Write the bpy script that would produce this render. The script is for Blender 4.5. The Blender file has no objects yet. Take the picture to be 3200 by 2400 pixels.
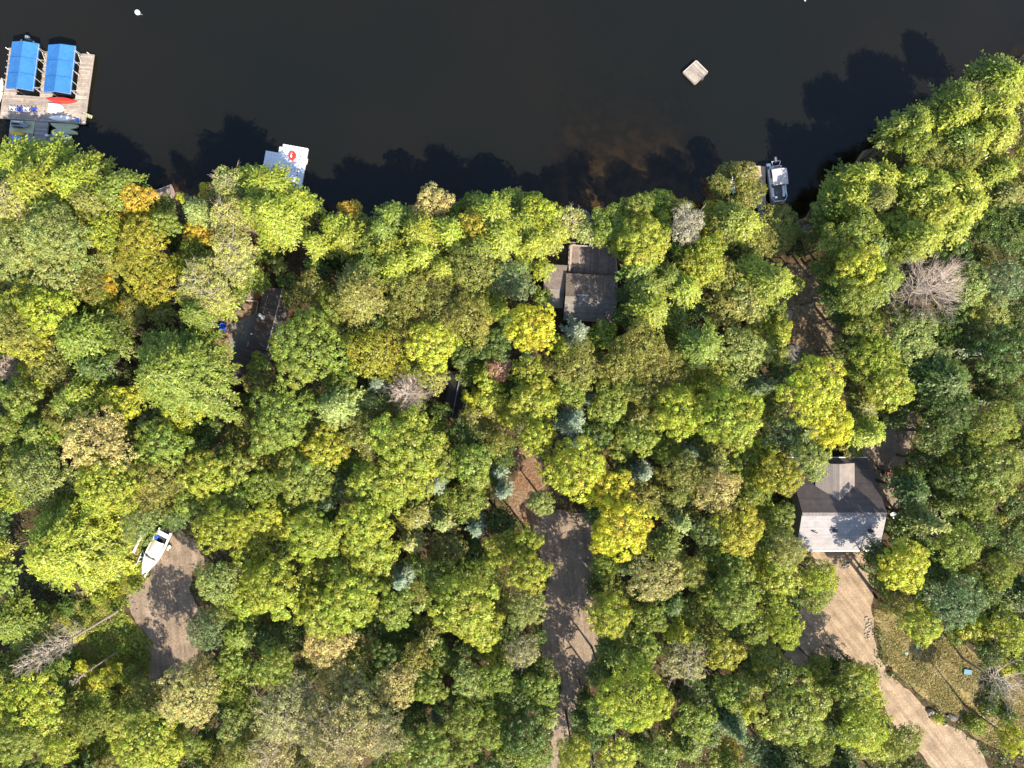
import bpy, math, random
import numpy as np
from mathutils import Vector, Quaternion
C = bpy.context.scene.collection
D = bpy.data
R_ = math.radians

# ---------------------------------------------------------------- camera, sky, sun, exposure
H = 112.0                       # drone height over the water, looking straight down
F = 24.0 / 36.0 * 3200.0        # focal length in pixels of the 3200 px photograph
sc = bpy.context.scene
cd = D.cameras.new("camera"); cam = D.objects.new("camera", cd); C.objects.link(cam)
cam.location = (0, 0, H); cam.rotation_euler = (0, 0, 0)
cd.lens = 24; cd.sensor_width = 36; cd.clip_start = 0.5; cd.clip_end = 3000
sc.camera = cam
SUN_EL, SUN_AZ = 43.0, 143.0    # degrees; azimuth clockwise from +Y
to_sun = Vector((math.sin(R_(SUN_AZ)) * math.cos(R_(SUN_EL)), math.cos(R_(SUN_AZ)) * math.cos(R_(SUN_EL)), math.sin(R_(SUN_EL))))
w = D.worlds.new("World"); sc.world = w; w.use_nodes = True
wn = w.node_tree.nodes; bgn = wn["Background"]
sky = wn.new("ShaderNodeTexSky"); sky.sky_type = 'NISHITA'; sky.sun_disc = False
sky.sun_elevation = R_(SUN_EL); sky.sun_rotation = R_(SUN_AZ)
w.node_tree.links.new(sky.outputs[0], bgn.inputs[0]); bgn.inputs[1].default_value = 0.14
sl = D.lights.new("sun", 'SUN'); sl.energy = 5.0; sl.angle = R_(0.5); sl.color = (1.0, 0.90, 0.73)
so = D.objects.new("sun", sl); C.objects.link(so)
so.rotation_euler = (-to_sun).to_track_quat('-Z', 'Y').to_euler(); so.location = (60, -80, 90)
vs = sc.view_settings
vs.view_transform = 'Standard'; vs.look = 'None'; vs.exposure = 1.5; vs.gamma = 1; vs.use_curve_mapping = False
sc.cycles.max_bounces = 6; sc.cycles.diffuse_bounces = 3; sc.cycles.transparent_max_bounces = 8

# ---------------------------------------------------------------- helpers
def W(px, py, z=0.0):
    k = (H - z) / F
    return Vector(((px - 1600) * k, (1200 - py) * k, z))

def link(o, parent=None):
    C.objects.link(o)
    if parent is not None: o.parent = parent
    return o
def tag(o, label=None, cat=None, group=None, kind=None):
    if label: o["label"] = label
    if cat: o["category"] = cat
    if group: o["group"] = group
    if kind: o["kind"] = kind
    return o
def thing(name, loc, label, cat, rz=0.0, group=None):
    o = link(D.objects.new(name, None)); o.location = loc; o.rotation_euler = (0, 0, rz)
    o.empty_display_size = 0.3
    return tag(o, label, cat, group)
def root_of(o):
    while o.parent is not None: o = o.parent
    return o
def copy_tree(o, parent=None):
    c = o.copy(); C.objects.link(c); c.parent = parent
    for ch in list(o.children): copy_tree(ch, c)
    return c

class MB:
    """collects faces; build() links them as one mesh object"""
    def __init__(s): s.v = []; s.f = []
    def add(s, vs_, fs):
        b = len(s.v); s.v += [tuple(p) for p in vs_]; s.f += [tuple(i + b for i in f) for f in fs]; return s
    def prism(s, pts, dz):
        """pts: top polygon (3D), extruded straight down by dz"""
        n = len(pts); top = [Vector(p) for p in pts]; bot = [p - Vector((0, 0, dz)) for p in top]
        area = sum(top[i].x * top[(i + 1) % n].y - top[(i + 1) % n].x * top[i].y for i in range(n))
        if area < 0: top.reverse(); bot.reverse()
        fs = [tuple(range(n)), tuple(range(2 * n - 1, n - 1, -1))]
        fs += [(i, n + i, n + (i + 1) % n, (i + 1) % n) for i in range(n)]
        return s.add(top + bot, fs)
    def box(s, c, d, rz=0.0, rx=0.0):
        cx, cy, cz = c; dx, dy, dz = d[0] / 2, d[1] / 2, d[2] / 2
        ca, sa = math.cos(rz), math.sin(rz); cb, sb = math.cos(rx), math.sin(rx)
        vs_ = []
        for z in (-dz, dz):
            for x, y in ((-dx, -dy), (dx, -dy), (dx, dy), (-dx, dy)):
                y2, z2 = y * cb - z * sb, y * sb + z * cb
                vs_.append((cx + x * ca - y2 * sa, cy + x * sa + y2 * ca, cz + z2))
        return s.add(vs_, [(0, 3, 2, 1), (4, 5, 6, 7), (0, 1, 5, 4), (1, 2, 6, 5), (2, 3, 7, 6), (3, 0, 4, 7)])
    def tube(s, a, b, r0, r1=None, n=6, caps=True):
        a, b = Vector(a), Vector(b); r1 = r0 if r1 is None else r1
        d = (b - a).normalized(); u = d.orthogonal().normalized(); v = d.cross(u)
        vs_ = []
        for p, r in ((a, r0), (b, r1)):
            for i in range(n):
                t = 2 * math.pi * i / n; vs_.append(p + u * (r * math.cos(t)) + v * (r * math.sin(t)))
        fs = [(i, (i + 1) % n, n + (i + 1) % n, n + i) for i in range(n)]
        if caps: fs += [tuple(range(n - 1, -1, -1)), tuple(range(n, 2 * n))]
        return s.add(vs_, fs)
    def path(s, pts, rs, n=6):
        for i in range(len(pts) - 1): s.tube(pts[i], pts[i + 1], rs[i], rs[i + 1], n)
        return s
    def grid(s, rows, close=False):
        m = len(rows[0]); vs_ = [p for r in rows for p in r]; fs = []
        for i in range(len(rows) - 1):
            for j in range(m - (0 if close else 1)):
                fs.append((i * m + j, i * m + (j + 1) % m, (i + 1) * m + (j + 1) % m, (i + 1) * m + j))
        return s.add(vs_, fs)
    def ell(s, c, r, nu=12, nv=8, half=False):
        rows = []
        for i in range(nv + 1):
            t = (math.pi / (2 if half else 1)) * i / nv
            rows.append([(c[0] + r[0] * math.sin(t) * math.cos(2 * math.pi * j / nu), c[1] + r[1] * math.sin(t) * math.sin(2 * math.pi * j / nu), c[2] + r[2] * math.cos(t)) for j in range(nu)])
        return s.grid(rows, True)
    def build(s, name, m, parent=None, world=True, smooth=False, bevel=0.0):
        me = D.meshes.new(name); vs_ = s.v
        if parent is not None and world:
            l = root_of(parent).location; vs_ = [(p[0] - l.x, p[1] - l.y, p[2] - l.z) for p in vs_]
        me.from_pydata(vs_, [], s.f); me.materials.append(m); me.update()
        if smooth: me.polygons.foreach_set("use_smooth", [True] * len(me.polygons))
        o = link(D.objects.new(name, me), parent)
        if bevel:
            b = o.modifiers.new("bevel", 'BEVEL'); b.width = bevel; b.segments = 2; b.limit_method = 'ANGLE'
        return o

# ---------------------------------------------------------------- materials
def mat(name, col=(0.5, 0.5, 0.5), rough=0.7, spec=0.3, metal=0.0, var=0.0, scale=3.0, bump=0.0, col2=None, planks=None, lines=None, detail=6.0, weather=0.0, pc=1.0, streak=None):
    """noise-varied surface. planks=(angle, width): board tones and joints across that direction"""
    m = D.materials.new(name); m.use_nodes = True; t = m.node_tree; n = t.nodes; L = t.links.new
    p = n["Principled BSDF"]; p.inputs["Roughness"].default_value = rough; p.inputs["Metallic"].default_value = metal
    p.inputs["Specular IOR Level"].default_value = spec
    tc = n.new("ShaderNodeTexCoord")
    nz = n.new("ShaderNodeTexNoise"); nz.inputs["Scale"].default_value = scale; nz.inputs["Detail"].default_value = detail; nz.inputs["Roughness"].default_value = 0.65
    L(tc.outputs["Object"], nz.inputs["Vector"])
    r = n.new("ShaderNodeValToRGB"); L(nz.outputs["Fac"], r.inputs[0])
    r.color_ramp.elements[0].position = 0.36; r.color_ramp.elements[1].position = 0.66
    c2 = col2 if col2 else tuple(c * (1 + var) for c in col)
    c1 = col if col2 else tuple(c * (1 - var) for c in col)
    r.color_ramp.elements[0].color = (*c1, 1); r.color_ramp.elements[1].color = (*c2, 1)
    out = r.outputs[0]
    if weather:
        n2 = n.new("ShaderNodeTexNoise"); n2.inputs["Scale"].default_value = scale * 0.13; n2.inputs["Detail"].default_value = 4
        L(tc.outputs["Object"], n2.inputs["Vector"])
        mr = n.new("ShaderNodeMapRange"); L(n2.outputs["Fac"], mr.inputs[0])
        mr.inputs[1].default_value = 0.3; mr.inputs[2].default_value = 0.7; mr.inputs[3].default_value = 1 - weather; mr.inputs[4].default_value = 1 + weather
        mx = n.new("ShaderNodeVectorMath"); mx.operation = 'SCALE'; L(out, mx.inputs[0]); L(mr.outputs[0], mx.inputs["Scale"]); out = mx.outputs[0]
    if streak is not None:
        mp = n.new("ShaderNodeMapping"); mp.inputs["Rotation"].default_value = (0, 0, -streak); mp.inputs["Scale"].default_value = (0.12, 1.6, 1); L(tc.outputs["Object"], mp.inputs[0]); mp0 = mp; mp = n.new("ShaderNodeMapping"); mp.inputs["Scale"].default_value = (0.12, 1.6, 1); mp0.inputs["Scale"].default_value = (1, 1, 1); L(mp0.outputs[0], mp.inputs[0])
        n3 = n.new("ShaderNodeTexNoise"); n3.inputs["Scale"].default_value = 0.9; n3.inputs["Detail"].default_value = 6; n3.inputs["Roughness"].default_value = 0.7; L(mp.outputs[0], n3.inputs["Vector"])
        mr = n.new("ShaderNodeMapRange"); L(n3.outputs["Fac"], mr.inputs[0]); mr.inputs[1].default_value = 0.35; mr.inputs[2].default_value = 0.65; mr.inputs[3].default_value = 0.74; mr.inputs[4].default_value = 1.2
        mx = n.new("ShaderNodeVectorMath"); mx.operation = 'SCALE'; L(out, mx.inputs[0]); L(mr.outputs[0], mx.inputs["Scale"]); out = mx.outputs[0]
    if planks:
        mp = n.new("ShaderNodeMapping"); mp.inputs["Rotation"].default_value = (0, 0, -planks[0]); L(tc.outputs["Object"], mp.inputs[0])
        sp = n.new("ShaderNodeSeparateXYZ"); L(mp.outputs[0], sp.inputs[0])
        dv = n.new("ShaderNodeMath"); dv.operation = 'DIVIDE'; L(sp.outputs["Y"], dv.inputs[0]); dv.inputs[1].default_value = planks[1]
        fl = n.new("ShaderNodeMath"); fl.operation = 'FLOOR'; L(dv.outputs[0], fl.inputs[0])
        wn_ = n.new("ShaderNodeTexWhiteNoise"); wn_.noise_dimensions = '1D'; L(fl.outputs[0], wn_.inputs["W"])
        fr = n.new("ShaderNodeMath"); fr.operation = 'FRACT'; L(dv.outputs[0], fr.inputs[0])
        gp = n.new("ShaderNodeMath"); gp.operation = 'GREATER_THAN'; L(fr.outputs[0], gp.inputs[0]); gp.inputs[1].default_value = 0.12
        mr = n.new("ShaderNodeMapRange"); L(wn_.outputs["Value"], mr.inputs[0]); mr.inputs[3].default_value = 1 - 0.26 * pc; mr.inputs[4].default_value = 1 + 0.14 * pc
        m1 = n.new("ShaderNodeMath"); m1.operation = 'MULTIPLY_ADD'; L(gp.outputs[0], m1.inputs[0]); m1.inputs[1].default_value = 0.55 * pc; m1.inputs[2].default_value = 1 - 0.55 * pc
        m2 = n.new("ShaderNodeMath"); m2.operation = 'MULTIPLY'; L(m1.outputs[0], m2.inputs[0]); L(mr.outputs[0], m2.inputs[1])
        mx = n.new("ShaderNodeVectorMath"); mx.operation = 'SCALE'; L(out, mx.inputs[0]); L(m2.outputs[0], mx.inputs["Scale"]); out = mx.outputs[0]
    L(out, p.inputs["Base Color"])
    if bump:
        b = n.new("ShaderNodeBump"); b.inputs["Strength"].default_value = bump; b.inputs["Distance"].default_value = 0.1
        L(nz.outputs["Fac"], b.inputs["Height"]); L(b.outputs[0], p.inputs["Normal"])
    return m

def leaf_material(name, translucent=0.35):
    m = D.materials.new(name); m.use_nodes = True; t = m.node_tree; n = t.nodes; L = t.links.new
    for x in list(n):
        if x.type == 'BSDF_PRINCIPLED': n.remove(x)
    out = n["Material Output"]
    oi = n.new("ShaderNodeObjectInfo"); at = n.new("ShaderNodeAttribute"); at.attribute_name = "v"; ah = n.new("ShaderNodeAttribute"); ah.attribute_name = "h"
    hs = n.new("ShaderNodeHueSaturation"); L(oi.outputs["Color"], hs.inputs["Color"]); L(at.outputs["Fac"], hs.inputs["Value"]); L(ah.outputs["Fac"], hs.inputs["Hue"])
    df = n.new("ShaderNodeBsdfDiffuse"); L(hs.outputs[0], df.inputs[0])
    tr = n.new("ShaderNodeBsdfTranslucent")
    ml = n.new("ShaderNodeMix"); ml.data_type = 'RGBA'; ml.blend_type = 'MULTIPLY'; ml.inputs[0].default_value = 1
    L(hs.outputs[0], ml.inputs[6]); ml.inputs[7].default_value = (1.15, 1.2, 0.6, 1); L(ml.outputs[2], tr.inputs[0])
    gl = n.new("ShaderNodeBsdfGlossy"); gl.inputs["Roughness"].default_value = 0.45; gl.inputs[0].default_value = (1, 1, 1, 1)
    m1 = n.new("ShaderNodeMixShader"); m1.inputs[0].default_value = translucent; L(df.outputs[0], m1.inputs[1]); L(tr.outputs[0], m1.inputs[2])
    m2 = n.new("ShaderNodeMixShader"); m2.inputs[0].default_value = 0.02; L(m1.outputs[0], m2.inputs[1]); L(gl.outputs[0], m2.inputs[2])
    L(m2.outputs[0], out.inputs[0]); return m

M_leaf = leaf_material("leaves", 0.38)
M_bark = mat("bark", (0.11, 0.09, 0.07), 0.9, 0.1, var=0.4, scale=6)
M_twig = mat("pale twigs", (0.30, 0.25, 0.20), 0.9, 0.1, var=0.3, scale=5)
M_deadtwig = mat("dead tan twigs", (0.37, 0.295, 0.24), 0.9, 0.1, var=0.3, scale=5)
M_ground = mat("forest floor", (0.030, 0.024, 0.012), 0.95, 0.05, scale=1.2, col2=(0.085, 0.058, 0.034), bump=0.5, weather=0.35)
def bed_mix(m):
    """pale sand instead of leaf mould below the waterline"""
    t = m.node_tree; n = t.nodes; p = n["Principled BSDF"]; src = p.inputs["Base Color"].links[0].from_socket
    g = n.new("ShaderNodeNewGeometry"); sp = n.new("ShaderNodeSeparateXYZ"); t.links.new(g.outputs["Position"], sp.inputs[0])
    mr = n.new("ShaderNodeMapRange"); t.links.new(sp.outputs["Z"], mr.inputs[0]); mr.inputs[1].default_value = 0.35; mr.inputs[2].default_value = -0.05
    nz = n.new("ShaderNodeTexNoise"); nz.inputs["Scale"].default_value = 0.5; nz.inputs["Detail"].default_value = 8; t.links.new(g.outputs["Position"], nz.inputs["Vector"])
    cr = n.new("ShaderNodeValToRGB"); t.links.new(nz.outputs["Fac"], cr.inputs[0]); cr.color_ramp.elements[0].position = .4; cr.color_ramp.elements[1].position = .62
    cr.color_ramp.elements[0].color = (.055, .048, .026, 1); cr.color_ramp.elements[1].color = (.19, .155, .085, 1)
    mx = n.new("ShaderNodeMix"); mx.data_type = 'RGBA'; t.links.new(mr.outputs[0], mx.inputs[0]); t.links.new(src, mx.inputs[6]); t.links.new(cr.outputs[0], mx.inputs[7]); t.links.new(mx.outputs[2], p.inputs["Base Color"])
bed_mix(M_ground)
M_bed = M_ground
M_litter = mat("fallen leaf litter", (0.065, 0.046, 0.030), 0.95, 0.05, scale=2.5, col2=(0.21, 0.145, 0.095), bump=0.5, weather=0.2)
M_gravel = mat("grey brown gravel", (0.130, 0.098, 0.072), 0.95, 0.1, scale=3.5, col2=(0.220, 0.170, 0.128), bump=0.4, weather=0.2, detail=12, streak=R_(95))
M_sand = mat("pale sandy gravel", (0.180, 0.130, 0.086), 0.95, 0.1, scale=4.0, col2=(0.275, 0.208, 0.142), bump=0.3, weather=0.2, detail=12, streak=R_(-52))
M_drygrass_soil = mat("dry grass soil", (0.115, 0.092, 0.042), 0.95, 0.05, scale=2.5, col2=(0.22, 0.17, 0.08), bump=0.4, weather=0.25)
M_path = mat("sandy brown path", (0.085, 0.066, 0.040), 0.95, 0.05, scale=2.2, col2=(0.24, 0.180, 0.115), bump=0.5, weather=0.25)
M_meadow = mat("weedy meadow", (0.10, 0.10, 0.02), 0.95, 0.05, scale=1.6, col2=(0.22, 0.16, 0.06), bump=0.5, weather=0.3)
M_slab = mat("cracked concrete", (0.10, 0.10, 0.09), 0.9, 0.2, scale=5, col2=(0.16, 0.155, 0.14), bump=0.2, weather=0.15)
M_rock = mat("grey rock", (0.10, 0.095, 0.09), 0.9, 0.2, var=0.45, scale=4, bump=0.6)
M_palerock = mat("pale rock", (0.27, 0.225, 0.18), 0.9, 0.2, var=0.3, scale=5, bump=0.4)
M_white = mat("white paint", (0.62, 0.62, 0.62), 0.35, 0.5, var=0.04, scale=2)
M_cream = mat("cream vinyl", (0.50, 0.44, 0.38), 0.6, 0.3, var=0.06, scale=2)
M_offwhite = mat("off white canvas", (0.42, 0.38, 0.37), 0.8, 0.2, var=0.06, scale=2)
M_alu = mat("aluminium", (0.45, 0.45, 0.46), 0.4, 0.5, metal=0.6, var=0.05)
M_black = mat("black plastic", (0.012, 0.012, 0.014), 0.4, 0.4, var=0.2)
M_rubber = mat("rubber", (0.02, 0.02, 0.02), 0.8, 0.2, var=0.2)
M_glass = mat("dark tinted glass", (0.03, 0.035, 0.05), 0.1, 0.6, var=0.1)
M_blue = mat("blue canopy fabric", (0.020, 0.105, 0.280), 0.75, 0.25, var=0.12, scale=1.6, bump=0.15, weather=0.1)
M_blueseam = mat("darker blue webbing", (0.012, 0.06, 0.17), 0.8, 0.2, var=0.1)
M_bluepl = mat("blue plastic", (0.01, 0.06, 0.42), 0.45, 0.4, var=0.08)
M_ltblue = mat("light blue plastic", (0.06, 0.24, 0.42), 0.5, 0.4, var=0.1)
M_teal = mat("teal plastic", (0.08, 0.26, 0.25), 0.5, 0.4, var=0.1)
M_bluecloth = mat("dull blue plastic", (0.035, 0.12, 0.17), 0.5, 0.3, var=0.2)
M_red = mat("red gelcoat", (0.60, 0.030, 0.020), 0.4, 0.5, var=0.04)
M_yellow = mat("yellow plastic", (0.55, 0.33, 0.03), 0.5, 0.4, var=0.05)
M_palegreen = mat("pale green float plastic", (0.34, 0.36, 0.22), 0.6, 0.3, var=0.12, scale=3)
M_greyhull = mat("grey hull", (0.14, 0.155, 0.18), 0.35, 0.5, var=0.1)
M_floor = mat("grey boat carpet", (0.12, 0.12, 0.115), 0.9, 0.1, var=0.1, scale=8)
M_wall = mat("dark stained siding", (0.07, 0.045, 0.03), 0.8, 0.2, var=0.25, planks=(0.0, 0.2))
M_wallg = mat("grey siding", (0.20, 0.19, 0.17), 0.8, 0.2, var=0.1)
M_wood_w = mat("weathered dock boards", (0.215, 0.178, 0.150), 0.85, 0.2, scale=2.2, col2=(0.32, 0.27, 0.235), planks=(R_(-3), 0.3), weather=0.15)
M_wood_v = mat("weathered deck boards", (0.13, 0.10, 0.085), 0.85, 0.2, scale=2.2, col2=(0.20, 0.155, 0.135), planks=(R_(88), 0.28), weather=0.2)
M_wood_t = mat("tan new boards", (0.38, 0.27, 0.20), 0.8, 0.2, var=0.12, scale=3, planks=(R_(4), 0.3))
M_wood_g = mat("grey ramp boards", (0.20, 0.19, 0.18), 0.85, 0.2, var=0.15, scale=3, planks=(R_(6), 0.24))
M_raft = mat("raft boards", (0.21, 0.178, 0.148), 0.85, 0.2, scale=3, col2=(0.31, 0.27, 0.235), planks=(R_(-44), 0.2), weather=0.1)
M_timber = mat("grey timber", (0.26, 0.21, 0.18), 0.85, 0.2, var=0.2, scale=4)
M_orange_wood = mat("orange brown timber", (0.24, 0.09, 0.035), 0.85, 0.2, var=0.3, scale=4)
M_shingle_shaded = mat("shaded brown grey shingles", (0.085, 0.070, 0.066), 0.95, 0.1, scale=7, col2=(0.125, 0.105, 0.098), planks=(R_(0), 0.26), weather=0.15, pc=0.5)  # house slope turned from the sun, its shade put into the colour
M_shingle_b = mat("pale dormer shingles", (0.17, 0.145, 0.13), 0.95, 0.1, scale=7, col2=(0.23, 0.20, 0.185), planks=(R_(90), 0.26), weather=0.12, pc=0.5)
M_shingle_old = mat("mossy old shingles", (0.085, 0.065, 0.05), 0.95, 0.1, scale=9, col2=(0.15, 0.12, 0.10), weather=0.25)
M_shingle_pink = mat("leaf strewn shingles", (0.085, 0.068, 0.060), 0.95, 0.1, scale=14, col2=(0.23, 0.185, 0.16), weather=0.2)
M_metal_roof = mat("brown metal roofing", (0.055, 0.040, 0.038), 0.5, 0.4, var=0.12, scale=2, planks=(R_(-15), 0.45), weather=0.12)
M_dark_roof = mat("dark shingles", (0.035, 0.034, 0.036), 0.9, 0.15, var=0.25, scale=6, planks=(R_(78), 0.3), weather=0.2)
M_lichen = mat("pale lichen", (0.32, 0.30, 0.25), 0.95, 0.05, var=0.15)

# ---------------------------------------------------------------- terrain
SH = [(-6000, 300), (-400, 500), (0, 478), (150, 490), (280, 540), (380, 598), (470, 615), (540, 606), (600, 612), (660, 622), (720, 640), (830, 640), (900, 650), (950, 672), (1050, 715),
      (1150, 720), (1300, 700), (1450, 680), (1600, 672), (1750, 690), (1820, 682), (1900, 676), (2000, 690), (2100, 690), (2250, 680), (2330, 694), (2400, 716), (2460, 715), (2540, 655), (2600, 585),
      (2700, 480), (2800, 410), (2900, 350), (3000, 280), (3100, 220), (3200, 170), (3600, -50), (9000, -400)]
shx = np.array([W(a, b).x for a, b in SH]); shy = np.array([W(a, b).y for a, b in SH])
rng0 = np.random.default_rng(5)
def wob(x): return 0.35 * np.sin(x * 0.9) + 0.25 * np.sin(x * 2.3 + 1) + 0.15 * np.sin(x * 4.1 + 2)
def sd(x, y): return (np.interp(x, shx, shy) + wob(np.asarray(x, float)) - y) * 0.85      # + on land
def hgt(x, y):
    d = sd(x, y)
    land = 2.0 * np.clip(d / 4.5, 0, 1) ** 0.8
    pxx = x * F / H + 1600
    k = np.interp(pxx, [0, 500, 560, 700, 1650, 1760, 2120, 2300, 2550, 2700], [.4, .4, .3, .45, .34, .06, .06, .3, .24, .6])
    bed = k * d - 0.004 * d * d * (d < 0)
    return np.where(d > 0, land, np.maximum(bed, -9.0))
GZ = 2.0
def axis(lo, hi, step, far):
    a = np.arange(lo, hi + step, step); e = [hi + (far - hi) * (i / 8.0) ** 2 for i in range(1, 9)]; b = [lo - (far + lo) * (i / 8.0) ** 2 for i in range(1, 9)]
    return np.array(sorted(b) + list(a) + e)
def sheet(name, xs, ys, zf, keep=None, m=None, attr=None):
    X, Y = np.meshgrid(xs, ys); Z = zf(X, Y); nx, ny = len(xs), len(ys)
    me = D.meshes.new(name)
    idx = np.arange(nx * ny).reshape(ny, nx); q = np.stack([idx[:-1, :-1], idx[:-1, 1:], idx[1:, 1:], idx[1:, :-1]], -1).reshape(-1, 4)
    co = np.stack([X, Y, Z], -1).reshape(-1, 3)
    if keep is not None:
        cc = co[q].mean(1); q = q[keep(cc[:, 0], cc[:, 1])]
    np_mesh(me, co, q); me.materials.append(m); me.polygons.foreach_set("use_smooth", [True] * len(me.polygons))
    if attr is not None:
        a = me.attributes.new("depth", 'FLOAT', 'POINT'); a.data.foreach_set("value", attr(co[:, 0], co[:, 1]).astype(np.float32))
    return link(D.objects.new(name, me))
def np_mesh(me, co, q):
    k = q.shape[1]
    me.vertices.add(len(co)); me.vertices.foreach_set("co", co.astype(np.float32).ravel())
    me.loops.add(len(q) * k); me.loops.foreach_set("vertex_index", q.astype(np.int32).ravel())
    me.polygons.add(len(q)); me.polygons.foreach_set("loop_start", np.arange(0, len(q) * k, k, dtype=np.int32)); me.polygons.foreach_set("loop_total", np.full(len(q), k, dtype=np.int32))
    me.update(calc_edges=True)

xs = axis(-100, 100, 0.8, 900); ys = axis(-75, 72, 0.8, 900)
tag(sheet("ground", xs, ys, hgt, None, M_ground), "dark brown forest floor sloping to the lake and its sandy bed", kind="structure")

# water: murky brown lake, see-through where it is shallow
mw = D.materials.new("lake water"); mw.use_nodes = True; t = mw.node_tree; n = t.nodes; L = t.links.new
for x in list(n):
    if x.type == 'BSDF_PRINCIPLED': n.remove(x)
at = n.new("ShaderNodeAttribute"); at.attribute_name = "depth"
mu = n.new("ShaderNodeMath"); mu.operation = 'MULTIPLY'; L(at.outputs["Fac"], mu.inputs[0]); mu.inputs[1].default_value = -0.95
ex = n.new("ShaderNodeMath"); ex.operation = 'EXPONENT'; L(mu.outputs[0], ex.inputs[0])
tcw = n.new("ShaderNodeTexCoord"); nw = n.new("ShaderNodeTexNoise"); nw.inputs["Scale"].default_value = 0.03; nw.inputs["Detail"].default_value = 3; L(tcw.outputs["Object"], nw.inputs[0])
rw = n.new("ShaderNodeValToRGB"); L(nw.outputs["Fac"], rw.inputs[0]); rw.color_ramp.elements[0].position = 0.35; rw.color_ramp.elements[1].position = 0.65
rw.color_ramp.elements[0].color = (0.0049, 0.0056, 0.0046, 1); rw.color_ramp.elements[1].color = (0.0070, 0.0064, 0.0048, 1)
dfw = n.new("ShaderNodeBsdfDiffuse"); L(rw.outputs[0], dfw.inputs[0])
trw = n.new("ShaderNodeBsdfTransparent"); trw.inputs[0].default_value = (0.66, 0.55, 0.38, 1)
m1 = n.new("ShaderNodeMixShader"); L(ex.outputs[0], m1.inputs[0]); L(dfw.outputs[0], m1.inputs[1]); L(trw.outputs[0], m1.inputs[2])
glw = n.new("ShaderNodeBsdfGlossy"); glw.inputs["Roughness"].default_value = 0.06
nb = n.new("ShaderNodeTexNoise"); nb.inputs["Scale"].default_value = 1.6; nb.inputs["Detail"].default_value = 5; L(tcw.outputs["Object"], nb.inputs[0])
bp = n.new("ShaderNodeBump"); bp.inputs["Strength"].default_value = 0.5; bp.inputs["Distance"].default_value = 0.05; L(nb.outputs["Fac"], bp.inputs["Height"]); L(bp.outputs[0], glw.inputs["Normal"])
fr = n.new("ShaderNodeFresnel"); fr.inputs[0].default_value = 1.33; L(bp.outputs[0], fr.inputs["Normal"])
m2 = n.new("ShaderNodeMixShader"); L(fr.outputs[0], m2.inputs[0]); L(m1.outputs[0], m2.inputs[1]); L(glw.outputs[0], m2.inputs[2])
L(m2.outputs[0], n["Material Output"].inputs[0])
tag(sheet("water", xs, ys, lambda x, y: x * 0.0, lambda x, y: sd(x, y) < 1.8, mw, lambda x, y: np.maximum(-hgt(x, y), 0.0)),
    "calm dark brown lake water, see-through near the shore", kind="structure")

# ---- flat sheets on the level ground behind the shore
def fract_poly(pts, amp=0.35, seed=1, depth=3):
    rr = random.Random(seed); P = [W(a, b, GZ) for a, b in pts]; P = [(p.x, p.y) for p in P]
    for k in range(depth):
        Q = []
        for i in range(len(P)):
            a, b = P[i], P[(i + 1) % len(P)]; l = math.hypot(b[0] - a[0], b[1] - a[1]); Q.append(a)
            if l > 0.7:
                nx, ny = -(b[1] - a[1]) / l, (b[0] - a[0]) / l; j = rr.uniform(-1, 1) * min(amp, l * 0.12)
                Q.append(((a[0] + b[0]) / 2 + nx * j, (a[1] + b[1]) / 2 + ny * j))
        P = Q
    return P
CLEAR = []          # (polygon, keep-out for undergrowth)
def patch(name, pts, z, m, label, seed=1, amp=0.35, clear=True):
    P = fract_poly(pts, amp, seed); me = D.meshes.new(name)
    s = sum(P[i][0] * P[(i + 1) % len(P)][1] - P[(i + 1) % len(P)][0] * P[i][1] for i in range(len(P)))
    if s < 0: P.reverse()
    me.from_pydata([(x, y, GZ + z) for x, y in P], [], [tuple(range(len(P)))]); me.materials.append(m)
    if clear: CLEAR.append(np.array(P))
    return tag(link(D.objects.new(name, me)), label, kind="structure")

GP_LEFT = [(545, 1640), (622, 1690), (640, 1764), (600, 1785), (592, 1840), (625, 1899), (612, 1980), (620, 2048), (580, 2110), (480, 2160), (452, 2110), (450, 2050), (470, 2000), (425, 1960), (405, 1900), (398, 1841), (440, 1790), (470, 1700)]
GP_MID = [(1650, 1600), (1700, 1585), (1840, 1600), (1870, 1700), (1850, 1800), (1850, 1889), (1875, 2010), (1850, 2082), (1815, 2160), (1790, 2270), (1735, 2450), (1655, 2450), (1722, 2300), (1745, 2200), (1752, 2130), (1690, 2058), (1695, 1913), (1715, 1817), (1690, 1711)]
GP_RIGHT = [(2530, 1700), (2740, 1700), (2735, 1800), (2722, 1905), (2740, 2020), (2770, 2105), (2875, 2195), (2935, 2245), (3050, 2315), (3120, 2440), (2930, 2440), (2890, 2370), (2810, 2290), (2765, 2210), (2742, 2150), (2740, 2080), (2680, 2075), (2580, 2060), (2480, 2090), (2440, 2060), (2480, 2000), (2490, 1930), (2500, 1880), (2540, 1860), (2560, 1800)]
GP_GRASS = [(2730, 1900), (2820, 1930), (2870, 2020), (2980, 1990), (3060, 2060), (3150, 2110), (3230, 2180), (3230, 2330), (3120, 2340), (3040, 2300), (2970, 2240), (2900, 2190), (2790, 2095), (2750, 2020)]
patch("bare_soil", [(1600, 1400), (1655, 1390), (1700, 1450), (1705, 1530), (1720, 1600), (1680, 1640), (1600, 1640), (1580, 1560), (1620, 1480)], 0.016, M_litter, "reddish fallen leaves and soil above the middle driveway", 3)
patch("bare_soil", [(330, 1630), (420, 1640), (470, 1700), (470, 1800), (410, 1860), (330, 1900), (260, 1850), (280, 1740)], 0.014, M_meadow, "weedy sunlit soil left of the white boat on its trailer", 4)
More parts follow.
